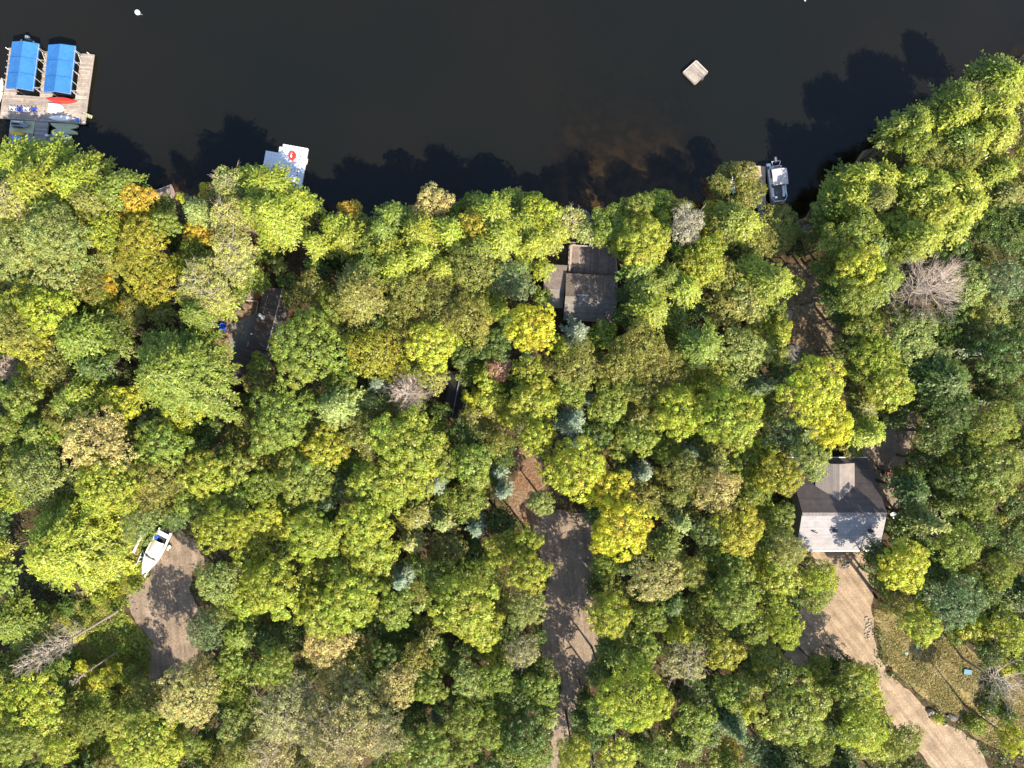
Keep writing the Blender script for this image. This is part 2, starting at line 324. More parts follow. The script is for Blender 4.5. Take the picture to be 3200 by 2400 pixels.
patch("bare_soil", [(60, 1900), (330, 1870), (410, 1930), (480, 2010), (450, 2200), (380, 2330), (250, 2390), (60, 2300), (80, 2100)], 0.016, M_meadow, "weedy clearing in the lower left with fallen trunks", 5)
patch("path", [(2450, 830), (2530, 830), (2590, 960), (2640, 1010), (2720, 1000), (2730, 1060), (2640, 1110), (2610, 1180), (2480, 1170), (2440, 1060), (2430, 940)], 0.018, M_path, "leaf strewn clearing running down towards the pontoon boat", 6)
patch("path", [(530, 700), (560, 700), (575, 790), (560, 860), (545, 860), (540, 780)], 0.02, M_drygrass_soil, "narrow dry grass path leading to the small shore dock", 7, 0.15)
patch("path", [(800, 760), (900, 740), (985, 780), (960, 850), (880, 880), (800, 900)], 0.018, M_ground, "dark soil path between the big shore pine and the brown cottage", 8)
patch("bare_soil", [(660, 1010), (760, 955), (760, 900), (860, 880), (830, 1010), (760, 1040), (700, 1250), (650, 1230), (655, 1110)], 0.018, M_litter, "orange brown soil along the patio of the brown cottage", 9)
patch("bare_soil", [(640, 1180), (720, 1190), (735, 1300), (720, 1420), (640, 1420), (650, 1300)], 0.014, M_litter, "shaded leaf litter strip below the ladder", 10)
patch("patio", [(800, 975), (755, 1000), (715, 1018), (722, 1050), (716, 1085), (728, 1140), (728, 1190), (780, 1190), (830, 1060)], 0.05, M_slab, "cracked grey concrete patio beside the brown roofed cottage", 11, 0.08)
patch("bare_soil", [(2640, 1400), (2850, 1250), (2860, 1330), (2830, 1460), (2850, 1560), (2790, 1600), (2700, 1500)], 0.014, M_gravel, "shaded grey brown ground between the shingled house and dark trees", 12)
patch("lawn", GP_GRASS, 0.022, M_drygrass_soil, "dry golden brown lawn beside the sandy driveway", 13)
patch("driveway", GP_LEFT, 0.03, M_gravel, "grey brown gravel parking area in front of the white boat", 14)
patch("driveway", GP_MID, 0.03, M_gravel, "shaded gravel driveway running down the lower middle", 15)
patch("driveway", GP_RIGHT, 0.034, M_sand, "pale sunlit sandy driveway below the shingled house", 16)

# ---------------------------------------------------------------- tree meshes
def leaf_mesh(name, c, nrm, a, b, v, hue, tdir=None, rng=None):
    """diamond leaf tufts at c facing nrm, half lengths a (along tdir) and b"""
    nrm = nrm / (np.linalg.norm(nrm, axis=1, keepdims=True) + 1e-9)
    if tdir is None: tdir = rng.normal(size=c.shape)
    tdir = tdir - nrm * (tdir * nrm).sum(1, keepdims=True); tdir /= (np.linalg.norm(tdir, axis=1, keepdims=True) + 1e-9)
    s = np.cross(nrm, tdir)
    a = a[:, None]; b = b[:, None]
    co = np.stack([c - tdir * a, c + s * b - nrm * b * 0.25, c + tdir * a, c - s * b - nrm * b * 0.25], 1).reshape(-1, 3)
    q = np.arange(len(co)).reshape(-1, 4)
    me = D.meshes.new(name); np_mesh(me, co, q)
    for nm, arr in (("v", v), ("h", hue)):
        at = me.attributes.new(nm, 'FLOAT', 'FACE'); at.data.foreach_set("value", arr.astype(np.float32))
    me.materials.append(M_leaf); return me

def low_noise(rng, k=8):
    ph = rng.uniform(0, 6.28, k); am = rng.uniform(0.3, 1, k) / np.arange(1, k + 1) ** 0.6; am /= am.sum()
    return lambda th, el: sum(am[i] * np.sin((i + 2) * th + ph[i] + 2.0 * el * (1 if i % 2 else -1)) for i in range(k))

def crown_lobed(name, R, Ht, seed, rl, leaf, rough=0.0, dome=0.8, dens=1.0, huej=0.011, irregular=0.16):
    rng = np.random.default_rng(seed); Hc = dome * R; zc = Ht - Hc
    f = low_noise(rng); ns_ = 0 if R < 1.5 else int(rng.integers(4, 7)); th0 = rng.uniform(0, 6.28)
    subs = [(rng.normal(0, .06) * R, rng.normal(0, .06) * R, 0.0, (0.74 if ns_ else 1.0) * R)]
    for q in range(ns_):
        t_ = th0 + q * 6.283 / ns_ + rng.normal(0, .3); rr_ = R * rng.uniform(0.36, 0.55); o_ = R * rng.uniform(0.96, 1.14) - rr_
        subs.append((o_ * math.cos(t_), o_ * math.sin(t_), -R * rng.uniform(0.05, 0.32), rr_))
    CC, DD = [], []
    for q, (sx, sy, sz, sr) in enumerate(subs):
        n1_ = int(2.6 * sr * sr / (rl * rl) * 0.62) + 5
        k = np.arange(n1_) + 0.5; el = np.arcsin(np.clip(1 - k / n1_ * 1.28, -1, 1)); th = k * 2.399963 + rng.normal(0, 0.25, n1_) + q
        u = np.clip(0.90 + irregular * 0.7 * f(th + q, el) + rng.normal(0, 0.05 + rough * 0.4, n1_), 0.45, 1.1)
        d_ = np.stack([np.cos(el) * np.cos(th), np.cos(el) * np.sin(th), np.sin(el)], 1)
        c_ = d_ * np.array([sr, sr, sr * dome * 1.05]) * u[:, None] * (1 - 0.3 * rl / max(sr, .5)) + np.array([sx, sy, sz + (Hc - subs[0][3] * dome * 1.05 if ns_ else 0)])
        kp = np.ones(n1_, bool)
        for q2, (tx, ty, tz, tr_) in enumerate(subs):
            if q2 != q: kp &= np.linalg.norm((c_ - np.array([tx, ty, tz + Hc - subs[0][3] * dome * 1.05])) / np.array([1, 1, dome]), axis=1) > tr_ * 0.74
        CC.append(c_[kp]); DD.append(d_[kp])
    cen = np.vstack(CC); d = np.vstack(DD); nl = len(cen); cen[:, 2] += zc; el = np.arcsin(np.clip(d[:, 2], -1, 1)); th = np.arctan2(cen[:, 1], cen[:, 0])
    rls = rl * rng.uniform(0.65, 1.35, nl); per = np.maximum((dens * 3.0 * rls ** 2 / (leaf * leaf * 1.1)).astype(int), 8)
    li = np.repeat(np.arange(nl), per); n_ = len(li)
    s = rng.normal(size=(n_, 3)); s /= np.linalg.norm(s, axis=1, keepdims=True); s += d[li] * 0.75 + np.array([0, 0, 0.35]); s /= np.linalg.norm(s, axis=1, keepdims=True)
    rad = rls[li] * rng.uniform(0.72, 1.05 + rough, n_)
    c = cen[li] + s * rad[:, None] * np.array([1, 1, 0.8])
    nrm = s + rng.normal(0, 0.30 + rough, (n_, 3))
    a = leaf * rng.uniform(0.6, 1.25, n_); b = a * rng.uniform(0.55, 0.85, n_)
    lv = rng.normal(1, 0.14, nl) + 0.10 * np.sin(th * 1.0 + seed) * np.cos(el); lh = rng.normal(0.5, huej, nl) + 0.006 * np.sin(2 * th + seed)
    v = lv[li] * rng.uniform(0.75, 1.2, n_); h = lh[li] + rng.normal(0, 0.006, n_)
    # inner leaves that close the crown
    m = int(n_ * 0.22); s2 = rng.normal(size=(m, 3)); s2[:, 2] = np.abs(s2[:, 2]) * 0.9 - 0.1; s2 /= np.linalg.norm(s2, axis=1, keepdims=True)
    c2 = s2 * np.array([R, R, Hc]) * (rng.uniform(0.35, 0.78, m)[:, None]); c2[:, 2] += zc
    a2 = leaf * rng.uniform(1.0, 1.8, m)
    c = np.vstack([c, c2]); nrm = np.vstack([nrm, s2 * 0.6 + rng.normal(0, 0.5, (m, 3)) + [0, 0, 0.4]])
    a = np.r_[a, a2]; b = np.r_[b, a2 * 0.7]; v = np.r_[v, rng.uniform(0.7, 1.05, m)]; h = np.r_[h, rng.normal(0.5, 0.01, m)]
    return leaf_mesh(name, c, nrm, a, b, v, h, None, rng)

def crown_conifer(name, R, Ht, seed, depth, power=0.6, spray=0.75, leaf=0.2, dens=1.0, droop=-0.12, upright=0.0, start=0.25):
    rng = np.random.default_rng(seed); C_, N_, T_, A_, B_, V_, H_ = [], [], [], [], [], [], []
    lev = max(int(depth / 0.42), 7); f = low_noise(rng)
    for i in range(lev):
        tt = (i + 0.35) / lev; L0 = R * tt ** power; z0 = Ht - depth * tt
        nb = max(5, int(3.2 + 2 * math.pi * L0 / 1.25 * (0.55 if tt > 0.6 else 0.85)))
        th0 = rng.uniform(0, 6.28)
        for j in range(nb):
            th = th0 + j * 2 * math.pi / nb + rng.normal(0, 0.18); Lb = L0 * (1 + 0.34 * f(np.array(th), 0.3 * tt)) * rng.uniform(0.72, 1.12)
            if Lb < 0.15: Lb = 0.15
            dr = np.array([math.cos(th), math.sin(th), 0]); sd_ = np.array([-math.sin(th), math.cos(th), 0])
            ns = max(2, int(Lb / 0.42 * dens)); bv = rng.normal(1, 0.15); bh = rng.normal(0.5, 0.008)
            curl = rng.uniform(0.3, 1.0) * 0.12
            for k in range(ns):
                s_ = start + (1 - start) * (k + rng.uniform(0.2, 0.8)) / ns
                base = dr * (Lb * s_) + np.array([0, 0, z0 + Lb * (droop * s_ + curl * s_ ** 3 + upright * s_)])
                side = 1 if (k % 2) else -1
                ln = spray * rng.uniform(0.6, 1.2) * (1.15 - 0.45 * s_)
                ang = rng.uniform(0.5, 1.0) * side if k < ns - 1 else rng.uniform(-0.2, 0.2)
                dd = dr * math.cos(ang) + sd_ * math.sin(ang) + np.array([0, 0, rng.uniform(-0.12, 0.22)])
                m = 6
                q = (np.arange(m) + 0.5) / m
                off = rng.normal(0, 0.10, (m, 3)) * np.array([1, 1, 0.6])
                C_.append(base + dd * (q * ln)[:, None] + off)
                sg = np.where(np.arange(m) % 2, 1, -1)[:, None]; cr = np.cross(dd, [0, 0, 1.0])
                T_.append(dd * 1.0 + cr * sg * rng.uniform(0.3, 0.9, (m, 1)) + rng.normal(0, 0.15, (m, 3)))
                N_.append(np.array([0, 0, 1.0]) + dr * 0.45 + rng.normal(0, 0.35, (m, 3)))
                aa = leaf * rng.uniform(0.8, 1.4, m); A_.append(aa); B_.append(aa * rng.uniform(0.32, 0.5, m))
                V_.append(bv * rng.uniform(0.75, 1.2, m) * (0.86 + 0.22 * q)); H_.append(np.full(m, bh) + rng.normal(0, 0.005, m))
    c = np.vstack(C_); n_ = len(c); m = int(n_ * 0.16)
    zz = rng.uniform(0.12, 1, m); th = rng.uniform(0, 6.28, m); rr = R * zz ** power * 0.62 * np.sqrt(rng.uniform(0.02, 1, m))
    c2 = np.stack([rr * np.cos(th), rr * np.sin(th), Ht - depth * zz - 0.35 - 0.1 * rr], 1); a2 = np.full(m, leaf * 1.5)
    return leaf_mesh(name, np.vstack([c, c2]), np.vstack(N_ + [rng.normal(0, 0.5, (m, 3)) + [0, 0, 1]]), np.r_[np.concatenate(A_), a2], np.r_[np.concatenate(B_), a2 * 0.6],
                     np.r_[np.concatenate(V_), rng.uniform(0.6, 0.9, m)], np.r_[np.concatenate(H_), np.full(m, 0.5)], np.vstack(T_ + [rng.normal(size=(m, 3))]), rng)

def mb_mesh(mb, name, m):
    me = D.meshes.new(name); me.from_pydata(mb.v, [], mb.f); me.materials.append(m); return me
def trunk_mesh(R, Ht, seed, conifer=False, m=None, top=0.85):
    rr = random.Random(seed); mb = MB(); r0 = 0.10 + 0.030 * R + 0.004 * Ht; pts = []; x = y = 0
    nseg = 6
    for i in range(nseg + 1):
        pts.append((x, y, -0.3 + (Ht * top + 0.3) * i / nseg)); x += rr.uniform(-1, 1) * 0.02 * Ht / nseg; y += rr.uniform(-1, 1) * 0.02 * Ht / nseg
    mb.path(pts, [r0 * (1 - 0.85 * i / nseg) for i in range(nseg + 1)], 7)
    for i in range(9 if conifer else 7):
        t0 = rr.uniform(0.5, 0.95); p = Vector(pts[0]).lerp(Vector(pts[-1]), t0); th = rr.uniform(0, 6.28); l = R * rr.uniform(0.45, 0.75)
        q = p + Vector((math.cos(th) * l * 0.5, math.sin(th) * l * 0.5, l * (0.1 if conifer else 0.3))); e = p + Vector((math.cos(th + 0.2) * l, math.sin(th + 0.2) * l, l * (0.1 if conifer else 0.42)))
        e.z = min(e.z, Ht * 0.97)
        mb.path([p, q, e], [r0 * 0.4, r0 * 0.25, r0 * 0.08], 5)
    return mb_mesh(mb, "trunk", m or M_bark)
def twigs_mesh(R, Ht, depth, seed, n1=26, up=0.15, sub=6, r0=0.045, m=None, spread=1.0, fine=3):
    """bare limbs fanning out of the stem and forking twice into twigs"""
    rr = random.Random(seed); mb = MB()
    for i in range(n1):
        tt = (i + 0.5) / n1; z0 = Ht - depth * tt; th = i * 2.4 + rr.uniform(-0.3, 0.3); l = R * (0.30 + 0.75 * min(1, tt * 1.6)) * rr.uniform(0.75, 1.1) * spread
        d = Vector((math.cos(th), math.sin(th), up + rr.uniform(-0.1, 0.15))).normalized(); p = Vector((0, 0, z0)); pts = [p.copy()]
        for k in range(4):
            d = (d + Vector((rr.uniform(-.2, .2), rr.uniform(-.2, .2), rr.uniform(-.05, .15)))).normalized(); p = p + d * (l / 4); pts.append(p.copy())
        mb.path(pts, [r0, r0 * .8, r0 * .6, r0 * .45, r0 * .25], 3)
        for k in range(sub):
            s = rr.uniform(0.25, 1.0) * 3.99; a = pts[int(s)].lerp(pts[int(s) + 1], s % 1); dd = (d + Vector((rr.uniform(-1, 1), rr.uniform(-1, 1), rr.uniform(-.2, .5)))).normalized(); l2 = l * rr.uniform(0.2, 0.42)
            b = a + dd * l2; mb.tube(a, b, r0 * .45, r0 * .18, 3, False)
            for q in range(fine):
                a2 = a.lerp(b, rr.uniform(0.3, 1)); d3 = (dd + Vector((rr.uniform(-1, 1), rr.uniform(-1, 1), rr.uniform(-.3, .5)))).normalized()
                mb.tube(a2, a2 + d3 * l2 * rr.uniform(0.4, 0.7), r0 * .22, r0 * .12, 3, False)
    return mb_mesh(mb, "bare_branches", m or M_twig)

TIERS = [1.2, 1.8, 2.5, 3.4, 4.6, 6.2, 8.4]
HTS = {'M': [5, 8, 12, 15, 17.5, 19.5, 21], 'O': [5, 8, 11.5, 14.5, 17, 19, 21], 'P': [6, 9.5, 13, 15.5, 17.5, 19, 20], 'S': [7, 11, 14, 16, 18, 19, 20], 'T': [6, 9, 13, 16, 18, 20, 21], 'D': [6, 9, 13, 16, 18, 20, 21], 'B': [1.3, 1.9, 2.6, 3.6, 4.5, 6, 7]}
NAMES = {'M': 'maple_tree', 'O': 'broadleaf_tree', 'P': 'pine_tree', 'S': 'spruce_tree', 'T': 'thinning_pine_tree', 'D': 'dead_tree', 'B': 'shrub'}
PROTO = {}
def proto(kind, ti, var):
    key = (kind, ti, var)
    if key in PROTO: return PROTO[key]
    R = TIERS[ti]; Ht = HTS[kind][ti]; sd_ = hash((ord(kind), ti, var)) % 99991; parts = {}
    if kind == 'M': parts['crown'] = crown_lobed("crown", R, Ht, sd_, 0.36 + 0.045 * R, 0.105 + 0.004 * R, dome=0.85, irregular=0.26); parts['trunk'] = trunk_mesh(R, Ht - R * .2, sd_)
    elif kind == 'O': parts['crown'] = crown_lobed("crown", R, Ht, sd_, 0.28 + 0.035 * R, 0.09 + 0.004 * R, rough=0.16, dome=0.9, dens=0.85, irregular=0.30); parts['trunk'] = trunk_mesh(R, Ht - R * .2, sd_)
    elif kind == 'P': parts['crown'] = crown_conifer("crown", R, Ht, sd_, 1.25 * R + 1.5, 0.62, 0.72 + 0.03 * R, 0.165 + 0.006 * R, dens=1.2); parts['trunk'] = trunk_mesh(R, Ht, sd_, True)
    elif kind == 'S': parts['crown'] = crown_conifer("crown", R, Ht, sd_, 2.6 * R + 1.0, 0.9, 0.42 + 0.05 * R, 0.15 + 0.01 * R, droop=-0.25, start=0.15, dens=1.3); parts['trunk'] = trunk_mesh(R, Ht, sd_, True)
    elif kind == 'T':
        parts['crown'] = crown_lobed("crown", R, Ht, sd_, 0.28 + 0.04 * R, 0.09 + 0.004 * R, rough=0.25, dome=0.8, dens=0.9, irregular=0.25)
        parts['bare_branches'] = twigs_mesh(R * 1.0, Ht + 0.1, R * 0.9, sd_, n1=18, sub=5, r0=0.035); parts['trunk'] = trunk_mesh(R, Ht, sd_, True, top=0.95)
    elif kind == 'D':
        parts['bare_branches'] = twigs_mesh(R, Ht, R * 1.7 + 1, sd_, n1=50, sub=13, r0=0.042, up=0.25, fine=5, m=M_deadtwig); parts['trunk'] = trunk_mesh(R, Ht, sd_, True, M_twig, 0.97)
    elif kind == 'B': parts['crown'] = crown_lobed("foliage", R, Ht, sd_, 0.3 + 0.03 * R, 0.14, rough=0.25, dome=min(0.8, Ht / R * 0.85), dens=0.8, irregular=0.28); parts['stem'] = trunk_mesh(R * 0.5, Ht * 0.7, sd_)
    PROTO[key] = parts; return parts

COL = {'mg': (.182, .226, .034), 'lg': (.282, .316, .036), 'lm': (.350, .372, .036), 'yl': (.425, .405, .032), 'gd': (.455, .345, .038), 'ol': (.208, .212, .042), 'oy': (.318, .304, .034),
       'dk': (.082, .124, .022), 'pg': (.250, .288, .080), 'bl': (.215, .265, .175), 'tn': (.41, .365, .135), 'dt': (.290, .262, .110), 'gy': (.31, .29, .215), 'rd': (.40, .22, .14), 'bg': (.138, .185, .074), 'pl': (.295, .315, .090)}
CW = {'mg': 'mid green', 'lg': 'yellow-green', 'lm': 'bright lime', 'yl': 'yellow', 'gd': 'golden', 'ol': 'olive green', 'oy': 'olive-yellow', 'dk': 'dark green', 'pg': 'pale green', 'bl': 'bluish white-green', 'tn': 'straw-coloured', 'dt': 'dull tan', 'gy': 'pale grey', 'rd': 'reddish brown', 'bg': 'blue-green', 'pl': 'soft light green'}
KW = {'M': 'clumpy maple', 'O': 'fine-leaved tree', 'P': 'feathery pine', 'S': 'small spruce', 'T': 'twiggy thinning tree', 'D': 'bare dead tree', 'B': 'low shrub'}
GW = {'M': 'clumpy maples of the lakeside wood', 'O': 'fine-leaved trees of the lakeside wood', 'P': 'pines of the lakeside wood', 'S': 'spruces among the taller trees', 'T': 'thinning trees with bare twigs', 'D': 'bare dead trees', 'B': 'low shrubs around the clearings'}

TILES = {'A': (0, 0), 'B': (800, 0), 'C': (1600, 0), 'D': (2400, 0), 'E': (0, 800), 'F': (800, 800), 'G': (1600, 800), 'H': (2400, 800), 'I': (0, 1600), 'J': (800, 1600), 'K': (1600, 1600), 'L': (2400, 1600)}
